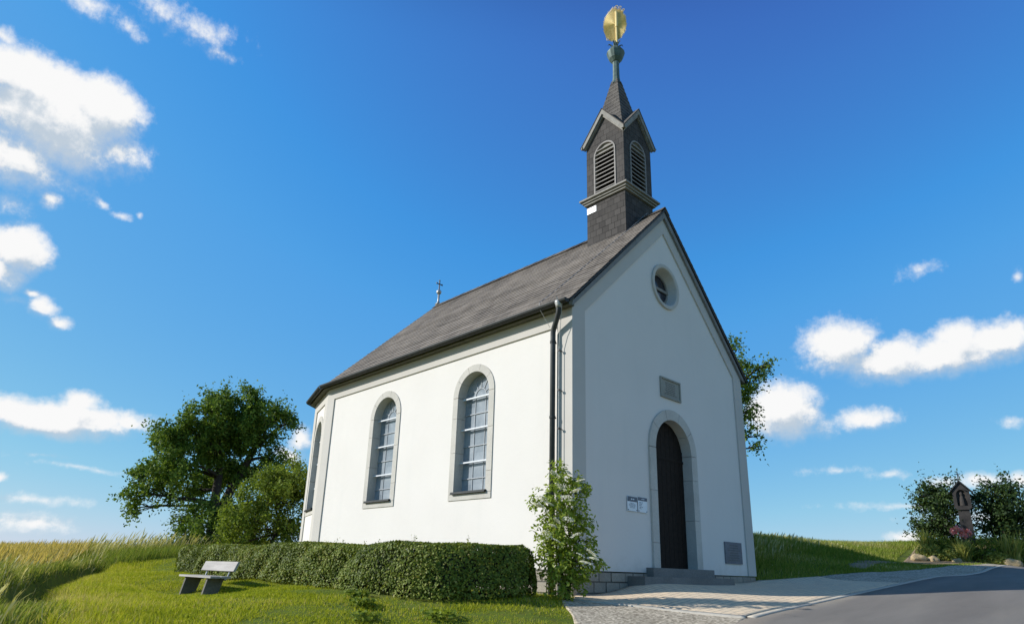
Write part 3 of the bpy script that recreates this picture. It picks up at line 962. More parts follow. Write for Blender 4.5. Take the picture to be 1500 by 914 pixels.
# ridge slates
rg = MB()
y = FRV
while y < RY1-.02:
    y2 = min(y+.32, RY1+.02); dz = random.uniform(.0, .008)
    for s in (-1, 1):
        q = [(3, y, RIDGE+.03+dz), (3, y2+.03, RIDGE+.026), (3+s*.16, y2+.03, RIDGE-.13), (3+s*.16, y, RIDGE-.122+dz)]
        rg.prism(q, (s*.008, 0, .008))
    y = y2
rg.build('ridge_cap', M['roof'], ro)
# verge boards (front), underside
vb = MB()
for s in (-1, 1):
    def X(x): return 3+s*x
    top_o, bot_o = (X(3+OV), EZ-.012), (X(0), RIDGE-.012)
    d1 = .055; d2 = .215
    vb.prism([(top_o[0], FRV+.012, top_o[1]), (bot_o[0], FRV+.012, bot_o[1]), (bot_o[0], FRV+.012, bot_o[1]-d1), (X(3+OV-.03), FRV+.012, top_o[1]-d1+.03)], (0, .06, 0))
vb.build('verge_edge', M['zinc'], ro)
vb = MB()
for s in (-1, 1):
    def X(x): return 3+s*x
    vb.prism([(X(3+.05), FRV+.035, H+.045), (X(0), FRV+.035, RIDGE-.067), (X(0), FRV+.035, RIDGE-.225), (X(3.0), FRV+.035, H+.005), (X(3.05), FRV+.035, H-.03)], (0, .055-FRV-.038, 0))
vb.build('verge_board', M['fascia'], ro)
# soffit box and gutter
sf = MB()
def ring_path(off_, z, endy):
    pts = [Vector((-off_, endy, z))]
    for i in range(6):
        p = Vector((*APS[i], z)); dv = p-Vector((3, LEN, z)); pts.append(p+dv.normalized()*off_)
    pts[1] = Vector((-off_, LEN+.02, z)); pts[6] = Vector((6+off_, LEN+.02, z))
    pts.append(Vector((6+off_, endy, z)))
    return pts
A, B = ring_path(.0, 4.30, FRV+.04), ring_path(.135, 4.30, FRV+.04)
for i in range(len(A)-1):
    up_ = Vector((0, 0, .065))
    sf.poly([A[i], A[i+1], B[i+1], B[i]]); sf.poly([B[i], B[i+1], B[i+1]+up_, B[i]+up_])
for q in (0, -1):
    sf.poly([A[q], B[q], B[q]+Vector((0, 0, .06)), A[q]+Vector((0, 0, .2))])
sf.build('soffit', M['soffit'], ro)
gu = MB()
G = ring_path(.215, 4.372, FRV+.02)
for i in range(len(G)-1):
    a, b = G[i], G[i+1]; u = (b-a).normalized(); n_ = Vector((u.y, -u.x, 0)) 
    n_ = -n_
    prof_ = [(.065*math.cos(math.pi+math.pi*k/8), .062*math.sin(math.pi+math.pi*k/8)) for k in range(9)]
    prof_ = [(-.075, .012), (-.065, .012)]+prof_+[(.065, .012)]
    prof_ = [(c, s) for c, s in prof_]
    inner_ = [(c*.9, s*.9+.001) for c, s in prof_]
    for P, Q in zip(prof_, prof_[1:]):
        gu.poly([a+n_*P[0]+Vector((0, 0, P[1])), b+n_*P[0]+Vector((0, 0, P[1])), b+n_*Q[0]+Vector((0, 0, Q[1])), a+n_*Q[0]+Vector((0, 0, Q[1]))])
    if i == 0: gu.poly([a+n_*c+Vector((0, 0, s)) for c, s in prof_])
gu.build('gutter', M['zinc'], ro)
# lead flashing under the slates to the gutter
# downpipe with swan neck
dp = empty('downpipe', (-.085, .36, 0), 0, chapel)
def dpl(mb, name, m, **k):
    ob = mb.build(name, m, dp, **k); ob.data.transform(Matrix.Translation((.085, -.36, 0))); return ob
t = MB()
pts = [Vector((-.215, .115, 4.33)), Vector((-.215, .115, 4.26)), Vector((-.205, .13, 4.18)), Vector((-.16, .21, 4.08)), Vector((-.105, .32, 3.97)), Vector((-.085, .36, 3.90)), Vector((-.085, .36, 3.80)), Vector((-.085, .36, -.45))]
t.tube(pts, .045, 12); dpl(t, 'pipe', M['pipe'], smooth=True)
t = MB(); t.lathe([(.05, 0), (.055, .04), (.075, .09), (.075, .12)], (-.215, .115, 4.25), 14); dpl(t, 'outlet', M['steel'], smooth=True)
for z in (3.72, 2.4, 1.0):
    t = MB(); t.lathe([(.053, -.02), (.053, .02)], (-.085, .36, z), 14); t.box((-.05, .35, z-.01), (.0, .37, z+.01))
    dpl(t, 'pipe_clip', M['zinc'])
# lightning conductor: wire down the wall and over the roof
lc = MB()
wire = [(-.07, .235, -.3), (-.07, .235, 3.62), (-.10, .19, 3.85), (-.2, .06, 4.28), (-.3, .1, 4.42)]
lc.tube(wire, .006, 6)
lc.tube([(-.235, .55, 4.46), (.6, .75, 5.16), (1.5, .62, 6.07), (2.4, .45, 6.99), (3.0, .38, 7.60)], .006, 6)
lc.tube([(-.235, .55, 4.46), (-.25, .55, 4.36), (-.1, .42, 4.0)], .004, 6)
lco = lc.build('lightning_conductor', M['steel'], chapel)
for z in (3.55, 2.85, 2.2):
    lc = MB(); lc.tube([(0, .235, z), (-.08, .235, z)], .008, 6); lc.box((-.085, .215, z-.014), (-.055, .255, z+.014))
    lc.build('wire_clamp', M['iron'], lco)

# ridge cross
rc = empty('roof_cross', (3, 7.86, 7.55), 0, chapel)
t = MB(); t.lathe([(.10, 0), (.05, .05), (.032, .12), (.03, .36)], (0, 0, 0), 12); t.build('stem', M['steel'], rc, smooth=True)
t = MB(); t.lathe([(.01, -.075)]+[(.078*math.cos(a), .078*math.sin(a)) for a in np.linspace(-1.3, 1.3, 9)]+[(.01, .075)], (0, 0, .41), 16); t.build('ball', M['steel'], rc, smooth=True)
t = MB(); t.box((-.014, -.012, .48), (.014, .012, .80)); t.box((-.1, -.011, .665), (.1, .011, .69))
for x in (-.1, .1): t.box((x-.016, -.0125, .655), (x+.016, .0125, .70))
t.box((-.02, -.0135, .785), (.02, .0135, .81)); t.build('cross', M['iron'], rc)

# ---- belfry
YC, HW = 1.113, .535
bf = empty('belfry', (3, YC, 7.0), 0, chapel)
def bl(mb, name, m, parent=None, **k):
    ob = mb.build(name, m, bf if parent is None else parent, **k); ob.data.transform(Matrix.Translation((-3, -YC, -7.0))); return ob
body = MB()
ZV, ZP, ZC = 9.72, 10.40, 8.18
for (ux, uy) in ((1, 0), (0, 1), (-1, 0), (0, -1)):
    w = Wall((3-ux*HW+uy*HW, YC-uy*HW-ux*HW, 0), (ux, uy, 0), (-uy, ux, 0))
    lv_in = arch(HW, .60, 8.27, 9.55, 12)
    bm = bmesh.new(); edges = []
    outer = [(0, 6.4), (2*HW, 6.4), (2*HW, ZV), (HW, ZP), (0, ZV)]
    for lp in (outer, lv_in):
        vs = [bm.verts.new((a, b, 0)) for a, b in lp]
        edges += [bm.edges.new((vs[i], vs[(i+1) % len(vs)])) for i in range(len(vs))]
    bmesh.ops.triangle_fill(bm, edges=edges, use_beauty=True, use_dissolve=False)
    for f_ in bm.faces:
        p2 = [(v.co.x, v.co.y) for v in f_.verts]; p3 = [w.p(*q) for q in p2]
        if (p3[1]-p3[0]).cross(p3[2]-p3[0]).dot(-w.n) < 0: p2, p3 = p2[::-1], p3[::-1]
        body.poly(p3, p2)
    bm.free()
bl(body, 'slate_body', M['clad'])
for (ux, uy) in ((1, 0), (0, 1), (-1, 0), (0, -1)):
    w = Wall((3-ux*HW+uy*HW, YC-uy*HW-ux*HW, 0), (ux, uy, 0), (-uy, ux, 0))
    lp = arch(HW, .62, 8.27, 9.56, 12); li = arch(HW, .55, 8.29, 9.525, 12)
    fr = MB()
    for i in range(len(lp)):
        j = (i+1) % len(lp)
        fr.prism([w.p(*lp[i], -.018), w.p(*lp[j], -.018), w.p(*li[j], -.018), w.p(*li[i], -.018)], w.n*.12)
    fo = bl(fr, 'louvre_frame', M['louvre'])
    sl_ = MB()
    for k in range(11):
        z = 8.31+k*.108
        hwid = .275 if z < 9.24 else math.sqrt(max(.0, .272**2-(z-9.25)**2))
        if hwid < .06: continue
        q = [w.p(HW-hwid, z, -.012), w.p(HW-hwid, z+.022, -.016), w.p(HW-hwid, z+.105, .085), w.p(HW-hwid, z+.083, .09)]
        sl_.prism(q, w.u*(2*hwid))
    bl(sl_, 'louvre_slat', M['louvre'], fo)
    tp = MB(); tp.prism([w.p(HW-.27, 9.30, .03), w.p(HW+.27, 9.30, .03), w.p(HW+.2, 9.46, .03), w.p(HW, 9.53, .03), w.p(HW-.2, 9.46, .03)], w.n*.02)
    bl(tp, 'louvre_panel', M['trim'], fo)
    bk = MB(); bk.poly([w.p(HW-.32, 8.25, .14), w.p(HW+.32, 8.25, .14), w.p(HW+.32, 9.6, .14), w.p(HW-.32, 9.6, .14)]); bl(bk, 'backing', M['dark'], fo)
    bb = MB()
    for s in (-1, 1):
        def U(a): return HW+s*a
        oo = .11
        eh = ZV-.075
        bb.prism([w.p(U(0), ZP+.055, -.085), w.p(U(HW+oo), eh+.0, -.085), w.p(U(HW+oo-.01), eh-.05, -.085), w.p(U(HW+oo-.10), eh-.035, -.085), w.p(U(0), ZP-.10, -.085)], w.n*(.03+.001*ux))
        bb.prism([w.p(U(0), ZP-.06, -.05), w.p(U(HW+.02), ZV-.07, -.05), w.p(U(HW+.02), ZV-.16, -.05), w.p(U(0), ZP-.16, -.05)], w.n*.048)
    bl(bb, 'bargeboard', M['trim'])
cn = MB()
for (e, z0, z1_) in ((.05, ZC-.125, ZC-.08), (.085, ZC-.08, ZC-.03), (.13, ZC-.03, ZC+.01)):
    cn.box((3-HW-e, YC-HW-e, z0), (3+HW+e, YC+HW+e, z1_-.001))
# sloping weathering on top
a = HW+.13; b_ = HW-.01
for s in range(4):
    c_, s_ = [(1, 0), (0, 1), (-1, 0), (0, -1)][s]
    def rot(x, y): return (3+c_*x-s_*y, YC+s_*x+c_*y)
    cn.poly([(*rot(-a, -a), ZC+.012), (*rot(a, -a), ZC+.012), (*rot(b_, -b_), ZC+.06), (*rot(-b_, -b_), ZC+.06)])
bl(cn, 'cornice', M['trim'])
sp = MB()
ZB, ZA, SB, ST, ZT = 9.66, 11.9, .53, .085, 11.62
NSP = 15
for (ux, uy) in ((1, 0), (0, 1), (-1, 0), (0, -1)):
    nv = Vector((uy, -ux, 0)); u = Vector((ux, uy, 0)); c0 = Vector((3, YC, 0))
    def hwz(z):
        t = (z-ZB)/(ZT-ZB); return SB*(1-t)+ST*t-.02*math.sin(math.pi*t)
    for i in range(NSP):
        za = ZB+(ZT-ZB)*i/NSP; zb = ZB+(ZT-ZB)*min(1, (i+1.1)/NSP)
        ha, hb = hwz(za)+.008, hwz(zb)
        q = [c0+nv*ha-u*ha+Vector((0, 0, za)), c0+nv*ha+u*ha+Vector((0, 0, za)), c0+nv*hb+u*hb+Vector((0, 0, zb)), c0+nv*hb-u*hb+Vector((0, 0, zb))]
        sp.poly(q, [(-ha, za), (ha, za), (hb, zb), (-hb, zb)])
    # gable roof of this face
    g0, g1_ = HW+.095, .1
    e_ = HW+.115
    for s in (-1, 1):
        for hgt in (0, -.03):
            q = [c0+nv*g0+Vector((0, 0, ZP+.065+hgt)), c0+nv*g0+u*s*e_+Vector((0, 0, ZV-.07+hgt)), c0+Vector((0, 0, ZP+.065+hgt))]
            if s < 0: q = q[::-1]
            sp.poly(q, [(p.dot(nv)-c0.dot(nv), p.z) for p in q])
        q = [c0+nv*g0+Vector((0, 0, ZP+.065)), c0+nv*g0+u*s*e_+Vector((0, 0, ZV-.07)), c0+nv*g0+u*s*e_+Vector((0, 0, ZV-.1)), c0+nv*g0+Vector((0, 0, ZP+.035))]
        sp.poly(q)
bl(sp, 'spire', M['spire'])
# white replacement slates on the cladding and small hook
ws = MB(); ws.box((3-HW-.012, YC+HW-.27, 7.83), (3-HW-.001, YC+HW-.155, 7.98)); ws.box((3-HW-.012, YC+HW-.145, 7.83), (3-HW-.001, YC+HW-.01, 7.98))
bl(ws, 'pale_slate', M['enamel'])
hk = MB(); hk.tube([(3+.30, YC-HW-.005, 7.66), (3+.30, YC-HW-.05, 7.62), (3+.30, YC-HW-.045, 7.55), (3+.30, YC-HW-.01, 7.53)], .012, 6); bl(hk, 'roof_hook', M['bar'])
# finial
fi = empty('finial', (3, YC, 11.5), 0, chapel)
t = MB()
t.lathe([(.135, .02), (.10, .12), (.085, .25), (.08, .62), (.085, .70)], (0, 0, 0), 8); t.build('neck', M['copper'], fi)
t = MB()
t.lathe([(.07, .70), (.10, .72), (.165, .80), (.20, .89), (.225, .96), (.23, .985), (.215, 1.0), (.20, 1.01), (.17, 1.08), (.11, 1.15), (.06, 1.19), (.045, 1.36)], (0, 0, 0), 14); t.build('bulb', M['copper'], fi)
t = MB()
for k in range(6):
    a = math.pi*2*k/6+.3
    ca, sa = math.cos(a), math.sin(a)
    t.tube([(.04*ca, .04*sa, 1.16), (.11*ca, .11*sa, 1.24), (.17*ca, .17*sa, 1.27), (.19*ca, .19*sa, 1.22)], [.02, .018, .013, .006], 6)
t.build('copper_leaf', M['copper'], fi)
t = MB()
nr = 56
ring = []
rr = random.Random(4)
front_v, back_v = [], []
V_, F_ = [(0, -.03, 0), (0, .03, 0)], []
for k in range(nr*2):
    a = math.pi*2*k/(nr*2)
    base = .555 if k % 2 == 0 else .50
    base *= 1+rr.uniform(-.035, .03)
    if .5 < a < 1.35 and k % 2 == 0: base *= rr.uniform(.93, 1.1)
    if 1.45 < a < 1.9: base += .035*math.cos((a-1.68)*6)
    yy = .012 if k % 2 else -.012
    V_ += [(base*.56*math.cos(a), yy-.006, base*math.sin(a)), (base*.56*math.cos(a), yy+.006, base*math.sin(a))]
nn = nr*2
for k in range(nn):
    a, b = 2+2*k, 2+2*((k+1) % nn)
    F_ += [(0, a, b), (1, b+1, a+1), (a, a+1, b+1), (a, b+1, b)]
t.v = V_; t.f = F_; t.uv = [[(0, 0)]*3 for _ in F_]
sd = t.build('sun_disc', M['gold'], fi); sd.location = (0, 0, 1.91); sd.rotation_euler = (0, 0, R(-62))
t = MB(); t.tube([(0, -.05, 1.30), (0, -.05, 2.22)], [.028, .024], 8); t.tube([(0, -.055, 1.80), (0, -.055, 2.30)], [.04, .036], 8)
t.build('gilded_rod', M['gold'], fi)
for (x, z) in ((.05, 2.46), (.14, 2.41), (.22, 2.30), (.24, 1.62), (-.19, 1.47)):
    t = MB(); c = Vector((x*.47-.02, -x*.88-.02, z)); t.tube([c+Vector((.035*math.cos(q)*.47, -.035*math.cos(q)*.88, .035*math.sin(q))) for q in np.linspace(0, 5.2, 10)], .009, 5)
    t.build('scroll', M['gold'], fi)

# ------------------------------------------------------------------ signs and plaques on the facade
def marks(mb, x0, x1, z0, z1_, rows, y, rr, th=.55, center=True):
    hh = (z1_-z0)/rows
    for r_ in range(rows):
        z = z1_-hh*(r_+.5)
        wid = (x1-x0)*rr.uniform(.55, .95)
        x = (x0+x1)/2-wid/2 if center else x0
        e_ = x+wid
        while x < e_:
            l_ = rr.uniform(.02, .075)
            mb.box((x, y-.002, z-hh*th/2), (min(x+l_, e_), y+.002, z+hh*th/2)); x += l_+.018
rr = random.Random(8)
pq = empty('stone_plaque', (3.006, RC, 3.478)); tag(pq, 'framed stone inscription plaque high above the chapel door', 'plaque')
t = MB(); t.box((-.33, -.012, -.18), (.33, .02, .18)); t.build('tablet', M['plaque'], pq)
t = MB()
t.box((-.357, -.035, .172), (.357, .01, .205)); t.box((-.357, -.035, -.205), (.357, .01, -.172)); t.box((-.357, -.032, -.171), (-.324, .01, .171)); t.box((.324, -.032, -.171), (.357, .01, .171))
t.build('plaque_frame', M['plaque'], pq, bevel=.005)
t = MB(); marks(t, -.27, .27, -.13, .13, 7, -.013, rr, .42); t.build('inscription', M['engrave'], pq)
pq = empty('stone_plaque', (5.085, RC, .442)); tag(pq, 'grey stone plaque low on the wall right of the door', 'plaque')
t = MB(); t.box((-.345, -.03, -.213), (.345, .01, .213)); t.build('tablet', M['plaque2'], pq, bevel=.004)
t = MB(); marks(t, -.28, .28, -.17, .17, 7, -.031, rr, .35); t.build('inscription', M['engrave'], pq)
for nm, x0, x1, lab in (('notice_sign', 1.457, 1.735, 'white notice plate with deeper navy header, left of the pair beside the door'), ('notice_sign', 1.768, 2.043, 'white notice plate with narrow navy header, nearest the door frame')):
    hd_ = .085 if x0 < 1.6 else .06
    zt = 1.25 if x0 < 1.6 else 1.262
    sg = empty(nm, ((x0+x1)/2, RC, 1.13)); tag(sg, lab, 'sign', 'notice plates beside the door')
    w2 = (x1-x0)/2; z0 = 1.003-1.13; z1_ = zt-1.13
    t = MB(); t.box((-w2, -.022, z0), (w2, -.012, z1_)); t.build('plate', M['enamel'], sg, bevel=.002)
    t = MB(); t.box((-w2+.002, -.0245, z1_-hd_), (w2-.002, -.0215, z1_-.002)); t.build('header', M['navy'], sg)
    t = MB(); marks(t, -w2*.35, w2*.45, z1_-hd_*.75, z1_-hd_*.3, 1, -.0255, rr, .5); t.build('header_lettering', M['enamel'], sg)
    t = MB(); marks(t, -w2*.75, w2*(.7 if x0 < 1.6 else .1), z0+.05, z1_-hd_-.02, 5, -.0235, rr, .4, x0 < 1.6); t.build('lettering', M['ink'], sg)
    for x in (-w2+.02, w2-.02):
        t = MB(); t.tube([(x, -.028, z0+.02), (x, .0, z0+.02)], .009, 10); t.build('screw', M['iron'], sg)


# ------------------------------------------------------------------ foliage helpers
def leaves(P, size, nbias=None, spread=1.0, aspect=.55, fold=.25, droop=0.0, tint=None, tl=.5, ts=.28):
    """rhombic folded leaves: returns verts, faces(4), tint"""
    P = np.asarray(P); n = len(P)
    d = rng.normal(size=(n, 3))
    if nbias is not None: d = d*spread+nbias
    d /= np.linalg.norm(d, axis=1, keepdims=True)+1e-9     # leaf normal
    t = rng.normal(size=(n, 3)); t[:, 2] -= droop
    t -= d*np.sum(t*d, 1, keepdims=True); t /= np.linalg.norm(t, axis=1, keepdims=True)+1e-9
    b = np.cross(d, t)
    s = np.broadcast_to(np.asarray(size, float), (n,))*rng.uniform(.65, 1.3, n)
    s = s[:, None]
    v0 = P-t*s*.5; v2 = P+t*s*.5-d*s*fold*.3
    v1 = P+b*s*aspect*.5+d*s*fold*.2; v3 = P-b*s*aspect*.5+d*s*fold*.2
    V = np.stack([v0, v1, v2, v3], 1).reshape(-1, 3)
    F = np.arange(4*n).reshape(n, 4)
    if tint is None: tint = np.clip(rng.normal(tl, ts, n), 0, 1)
    return V, F, tint


def crown_points(clumps, per_m3_leaf, twig=.22, hollow=.55):
    out, ou = [], []
    for (x, y, z, r, m_) in clumps:
        nt_ = max(6, int(26*m_*(r/.7)**2))
        u = rng.normal(size=(nt_, 3)); u /= np.linalg.norm(u, axis=1, keepdims=True)
        rad = r*(hollow+(1.08-hollow)*rng.random(nt_)**.7)
        tw = np.array([x, y, z])+u*rad[:, None]*np.array([1, 1, .9])
        k = int(per_m3_leaf*m_)
        for c_, dirn in zip(tw, u):
            kk = max(4, int(k*rng.uniform(.5, 1.4)))
            ax = dirn*.8+rng.normal(size=3)*.5; ax[2] -= .15; ax /= np.linalg.norm(ax)
            tt = rng.normal(size=(kk, 1))*twig*1.25
            pts = c_+ax*tt+rng.normal(size=(kk, 3))*twig*.5
            out.append(pts); ou.append(np.repeat(dirn[None], kk, 0))
    return np.concatenate(out), np.concatenate(ou)


def limb(mb, a, b, r0, r1, sag=.15, n=7):
    a, b = Vector(a), Vector(b); ln = (b-a).length
    w = Vector((random.uniform(-1, 1), random.uniform(-1, 1), random.uniform(-.3, 1)))*ln*sag*.6
    w2 = Vector((random.uniform(-1, 1), random.uniform(-1, 1), random.uniform(-.5, .5)))*ln*.05
    pts = [a.lerp(b, t)+w*math.sin(math.pi*t)+w2*math.sin(2*math.pi*t) for t in np.linspace(0, 1, n)]
    mb.tube(pts, [r0+(r1-r0)*t for t in np.linspace(0, 1, n)], 7)
    return pts


def tree(name, label, cat, base, trunk_top, tr, clumps, leaf, lm, per, group=None, twig=.22, stems=None, hollow=.5, tl=.5):
    o = empty(name, base); tag(o, label, cat, group)
    b = Vector(base)
    rel = [(x-b.x, y-b.y, z-b.z, r, m_) for x, y, z, r, m_ in clumps]
    t = MB()
    tops = stems or [trunk_top]
    forks = []
    for q in tops:
        e = Vector(q)-b
        pts = limb(t, (0, 0, -.25), e, tr, tr*.5, .12, 9); forks += pts[4:]
    for (x, y, z, r, m_) in rel:
        c = Vector((x, y, z))
        f_ = min(forks, key=lambda p: (p-c).length+max(0, p.z-c.z)*2)
        pts = limb(t, f_, c, tr*.34*min(1, r/.6+.3), .018, .2)
        for _ in range(5):
            d_ = Vector(rng.normal(size=3)).normalized()*r*.95
            limb(t, pts[random.randint(3, 5)], c+d_, .022, .006, .2, 5)
    t.build('trunk', M['bark'], o, smooth=True)
    P, U = crown_points(rel, per, twig, hollow)
    V, F, ti = leaves(P, leaf, nbias=U*.7+np.array([0, 0, .5]), tl=tl)
    np_mesh('crown', V, F, lm, o, ti)
    return o


BIGTREE=[(0.07,16.90,5.16,0.83,1.0),(1.13,16.92,5.44,0.88,1.0),(2.65,17.99,5.63,0.77,1.0),(3.00,17.14,5.26,0.50,0.8),(-0.63,17.15,4.33,0.83,1.0),(-1.03,18.32,4.17,0.50,1.0),(-1.01,18.38,2.97,0.77,1.0),(-1.44,17.89,2.18,0.55,0.8),(-1.31,18.78,1.74,0.33,0.7),(-0.78,17.07,3.11,0.97,1.0),(0.28,17.62,4.04,1.10,1.0),(1.25,17.77,4.47,1.10,1.0),(2.17,17.15,4.41,0.77,0.6),(2.78,17.29,3.81,0.66,0.4),(0.39,18.57,2.53,0.66,0.6),(1.51,19.19,3.09,0.97,1.0),(-0.63,17.99,2.04,0.44,0.6),(1.77,17.95,3.27,0.83,0.8),(2.32,17.72,3.32,0.61,0.4),(0.69,17.46,5.62,0.61,1.0),(1.44,16.40,4.83,0.69,1.0)]
UNDER=[(0.19,16.76,1.36,0.66,1.0),(-0.46,15.95,0.79,0.46,1.0),(0.46,15.47,0.90,0.84,1.0),(1.22,16.22,1.53,0.64,1.0),(1.26,15.72,0.73,0.71,1.0),(0.18,15.94,1.66,0.46,1.0),(-0.50,16.41,1.19,0.31,0.6)]
BUSH=[(0.48,11.95,2.23,0.56,1.0),(1.34,12.51,2.66,0.49,1.0),(0.29,12.49,1.71,0.67,1.0),(0.83,11.64,1.71,0.78,1.0),(0.12,13.02,0.93,0.56,1.0),(1.10,13.37,1.00,0.89,1.0),(1.30,11.74,0.97,0.67,1.0),(1.66,12.28,2.03,0.56,1.0),(-0.16,12.66,0.52,0.45,1.0)]
RTREE=[(10.35,2.23,6.92,0.23,0.8),(10.69,1.94,6.04,0.47,0.9),(10.45,1.18,6.04,0.13,0.6),(10.80,2.17,5.34,0.47,1.0),(10.49,1.93,4.59,0.34,0.8),(10.43,1.94,4.08,0.23,0.7),(10.52,1.86,3.66,0.17,0.6),(9.67,2.52,5.59,0.95,1.0),(10.55,3.31,4.59,0.89,1.0),(10.88,2.76,5.01,0.64,1.0),(9.23,1.83,5.78,0.64,1.0),(10.73,1.60,5.87,0.21,0.6)]
ELDER=[(-0.66,-0.35,1.25,0.15,0.8),(-0.52,-0.49,1.18,0.14,0.8),(-0.82,-0.28,0.92,0.20,0.8),(-0.90,-0.04,0.90,0.08,0.5),(-0.60,-0.47,0.88,0.20,1.0),(-0.40,-0.51,0.63,0.16,1.0),(-0.77,-0.29,0.59,0.22,1.0),(-0.57,-0.40,0.41,0.26,1.0),(-0.71,-0.31,0.12,0.26,1.0),(-0.46,-0.51,0.15,0.22,1.0),(-0.34,-0.75,0.08,0.08,0.6),(-0.70,-0.39,-0.15,0.20,1.0),(-0.48,-0.46,-0.12,0.16,1.0),(-0.35,-0.65,0.37,0.08,0.5),(-0.82,-0.14,0.38,0.10,0.5),(-0.65,-0.28,1.46,0.07,0.5),(-0.45,-0.61,1.12,0.07,0.6),(-0.75,-0.15,0.20,0.12,0.7)]
ELDERFLOWER=[(-0.87,-0.44,1.25),(-0.74,-0.58,1.27),(-0.63,-0.71,1.16),(-1.00,-0.30,0.91),(-0.92,-0.38,0.83),(-0.76,-0.56,0.93),(-0.72,-0.61,0.88),(-0.84,-0.46,0.60),(-0.88,-0.42,0.53),(-0.74,-0.58,0.63),(-0.96,-0.33,0.76),(-0.94,-0.36,0.41),(-0.84,-0.46,0.33),(-0.68,-0.66,0.42),(-0.54,-0.82,0.19),(-0.52,-0.85,0.11),(-0.59,-0.76,0.06),(-0.63,-0.71,0.15),(-1.03,-0.26,0.81),(-0.80,-0.51,1.06),(-0.67,-0.67,1.02)]
SHRUBL=[(17.16,-1.08,2.73,0.66,1.0),(17.86,-0.61,2.71,0.41,1.0),(17.76,-1.08,2.34,0.69,1.0),(17.62,-0.67,2.01,0.55,1.0),(18.04,-0.81,1.70,0.55,1.0),(17.63,-0.61,3.03,0.25,0.6)]
SHRUBL_LOW=[(17.5,-.7,1.55,.45,1.0),(17.6,-1.2,1.5,.45,1.0),(17.5,-.3,1.7,.3,.8)]
SHRUBR_LOW=[(17.5,-2.4,1.55,.45,1.0),(17.6,-2.9,1.5,.5,1.0),(17.6,-3.3,1.6,.4,1.0)]
SHRUBR=[(17.73,-2.62,2.63,0.61,1.0),(17.47,-2.27,2.37,0.44,1.0),(17.57,-2.96,2.38,0.61,1.0),(17.49,-2.46,1.94,0.66,1.0),(18.35,-2.94,1.98,0.61,1.0),(17.78,-2.90,2.78,0.39,0.7)]

tree('broadleaf_tree', 'large spreading fruit tree with dark crown beyond the hedge', 'tree', (1.3, 17.9, z1(1.3, 17.9)), None, .22, [(x, y, z-.04, r_*.92, max(m_, .75)) for x, y, z, r_, m_ in BIGTREE], .115, M['leaf_tree'], 110, twig=.18,
     stems=[(.9, 17.6, 3.6), (2.1, 17.6, 4.2)], hollow=.35)
tree('wild_shrub', 'dense dark shrub growing at the foot of the spreading tree', 'shrub', (.6, 15.9, z1(.6, 15.9)), (.6, 15.9, 1.2), .06, UNDER, .10, M['leaf_tree'], 75, twig=.17)
tree('bright_bush', 'rounded yellow green bush between the big tree and the apse', 'bush', (.9, 12.4, z1(.9, 12.4)), (.9, 12.4, 1.5), .07, BUSH+[(-.1,12.2,1.3,.6,1.0),(.6,12.0,2.35,.55,1.0),(1.2,12.0,2.3,.6,1.0)], .085, M['leaf_bush'], 110, twig=.15)
tree('drooping_tree', 'tree with hanging branches half hidden behind the chapel right eave', 'tree', (9.9, 2.7, z1(9.9, 2.7)), (9.9, 2.6, 5.2), .16, RTREE, .10, M['leaf_tree'], 48, twig=.14, hollow=.15)
tree('dark_shrub', 'dark shrub left of the wayside shrine', 'shrub', (17.7, -.9, z1(17.7, -.9)), (17.7, -.9, 2.3), .06, SHRUBL+SHRUBL_LOW, .10, M['leaf_dark'], 85, 'shrubs flanking the shrine', twig=.18)
tree('dark_shrub', 'dark shrub right of the wayside shrine', 'shrub', (17.7, -2.6, z1(17.7, -2.6)), (17.7, -2.6, 2.2), .06, SHRUBR+SHRUBR_LOW, .10, M['leaf_dark'], 75, 'shrubs flanking the shrine', twig=.18)

# flowering elder at the chapel corner
el_o = empty('elder_bush', (-.55, -.36, z1(-.55, -.36)))
tag(el_o, 'elder bush with cream flower heads at the chapel corner', 'bush')
b = Vector(el_o.location)
rel = [(x-b.x, y-b.y, z-b.z, r, m_) for x, y, z, r, m_ in ELDER]
t = MB()
stem_pts = []
for q in ((-.65, -.33, 1.2), (-.5, -.5, 1.0), (-.45, -.5, .4), (-.75, -.3, .8)):
    stem_pts += limb(t, (random.uniform(-.06, .06), random.uniform(-.06, .06), -.1), Vector(q)-b, .022, .008, .15)[2:]
for (x, y, z, r, m_) in rel:
    c = Vector((x, y, z)); f_ = min(stem_pts, key=lambda p: (p-c).length)
    limb(t, f_, c, .01, .004, .2)
t.build('stem', M['bark'], el_o, smooth=True)
PP, UU = [], []
for (x, y, z, r, m_) in rel:
    k = int(75*m_*(r/.2)**1.6)+8
    u = rng.normal(size=(k, 3)); u /= np.linalg.norm(u, axis=1, keepdims=True)
    c_ = np.array([x, y, z])+u*(r*(.3+.95*rng.random((k, 1))))
    for p, uu in zip(c_, u):      # pinnate sprig of 5 leaflets
        ax = uu+rng.normal(size=3)*.5; ax[2] -= .25; ax /= np.linalg.norm(ax)
        sd_ = np.cross(ax, rng.normal(size=3)); sd_ /= np.linalg.norm(sd_)
        for (tt, ss) in ((0, .035), (0, -.035), (.045, .03), (.045, -.03), (.085, 0)):
            PP.append(p+ax*tt+sd_*ss); UU.append(uu)
V, F, ti = leaves(np.array(PP), .07, nbias=np.array(UU)*.6+np.array([0, 0, .8]), spread=.7, aspect=.5, droop=.6)
np_mesh('foliage', V, F, M['leaf_elder'], el_o, ti)
PP = []
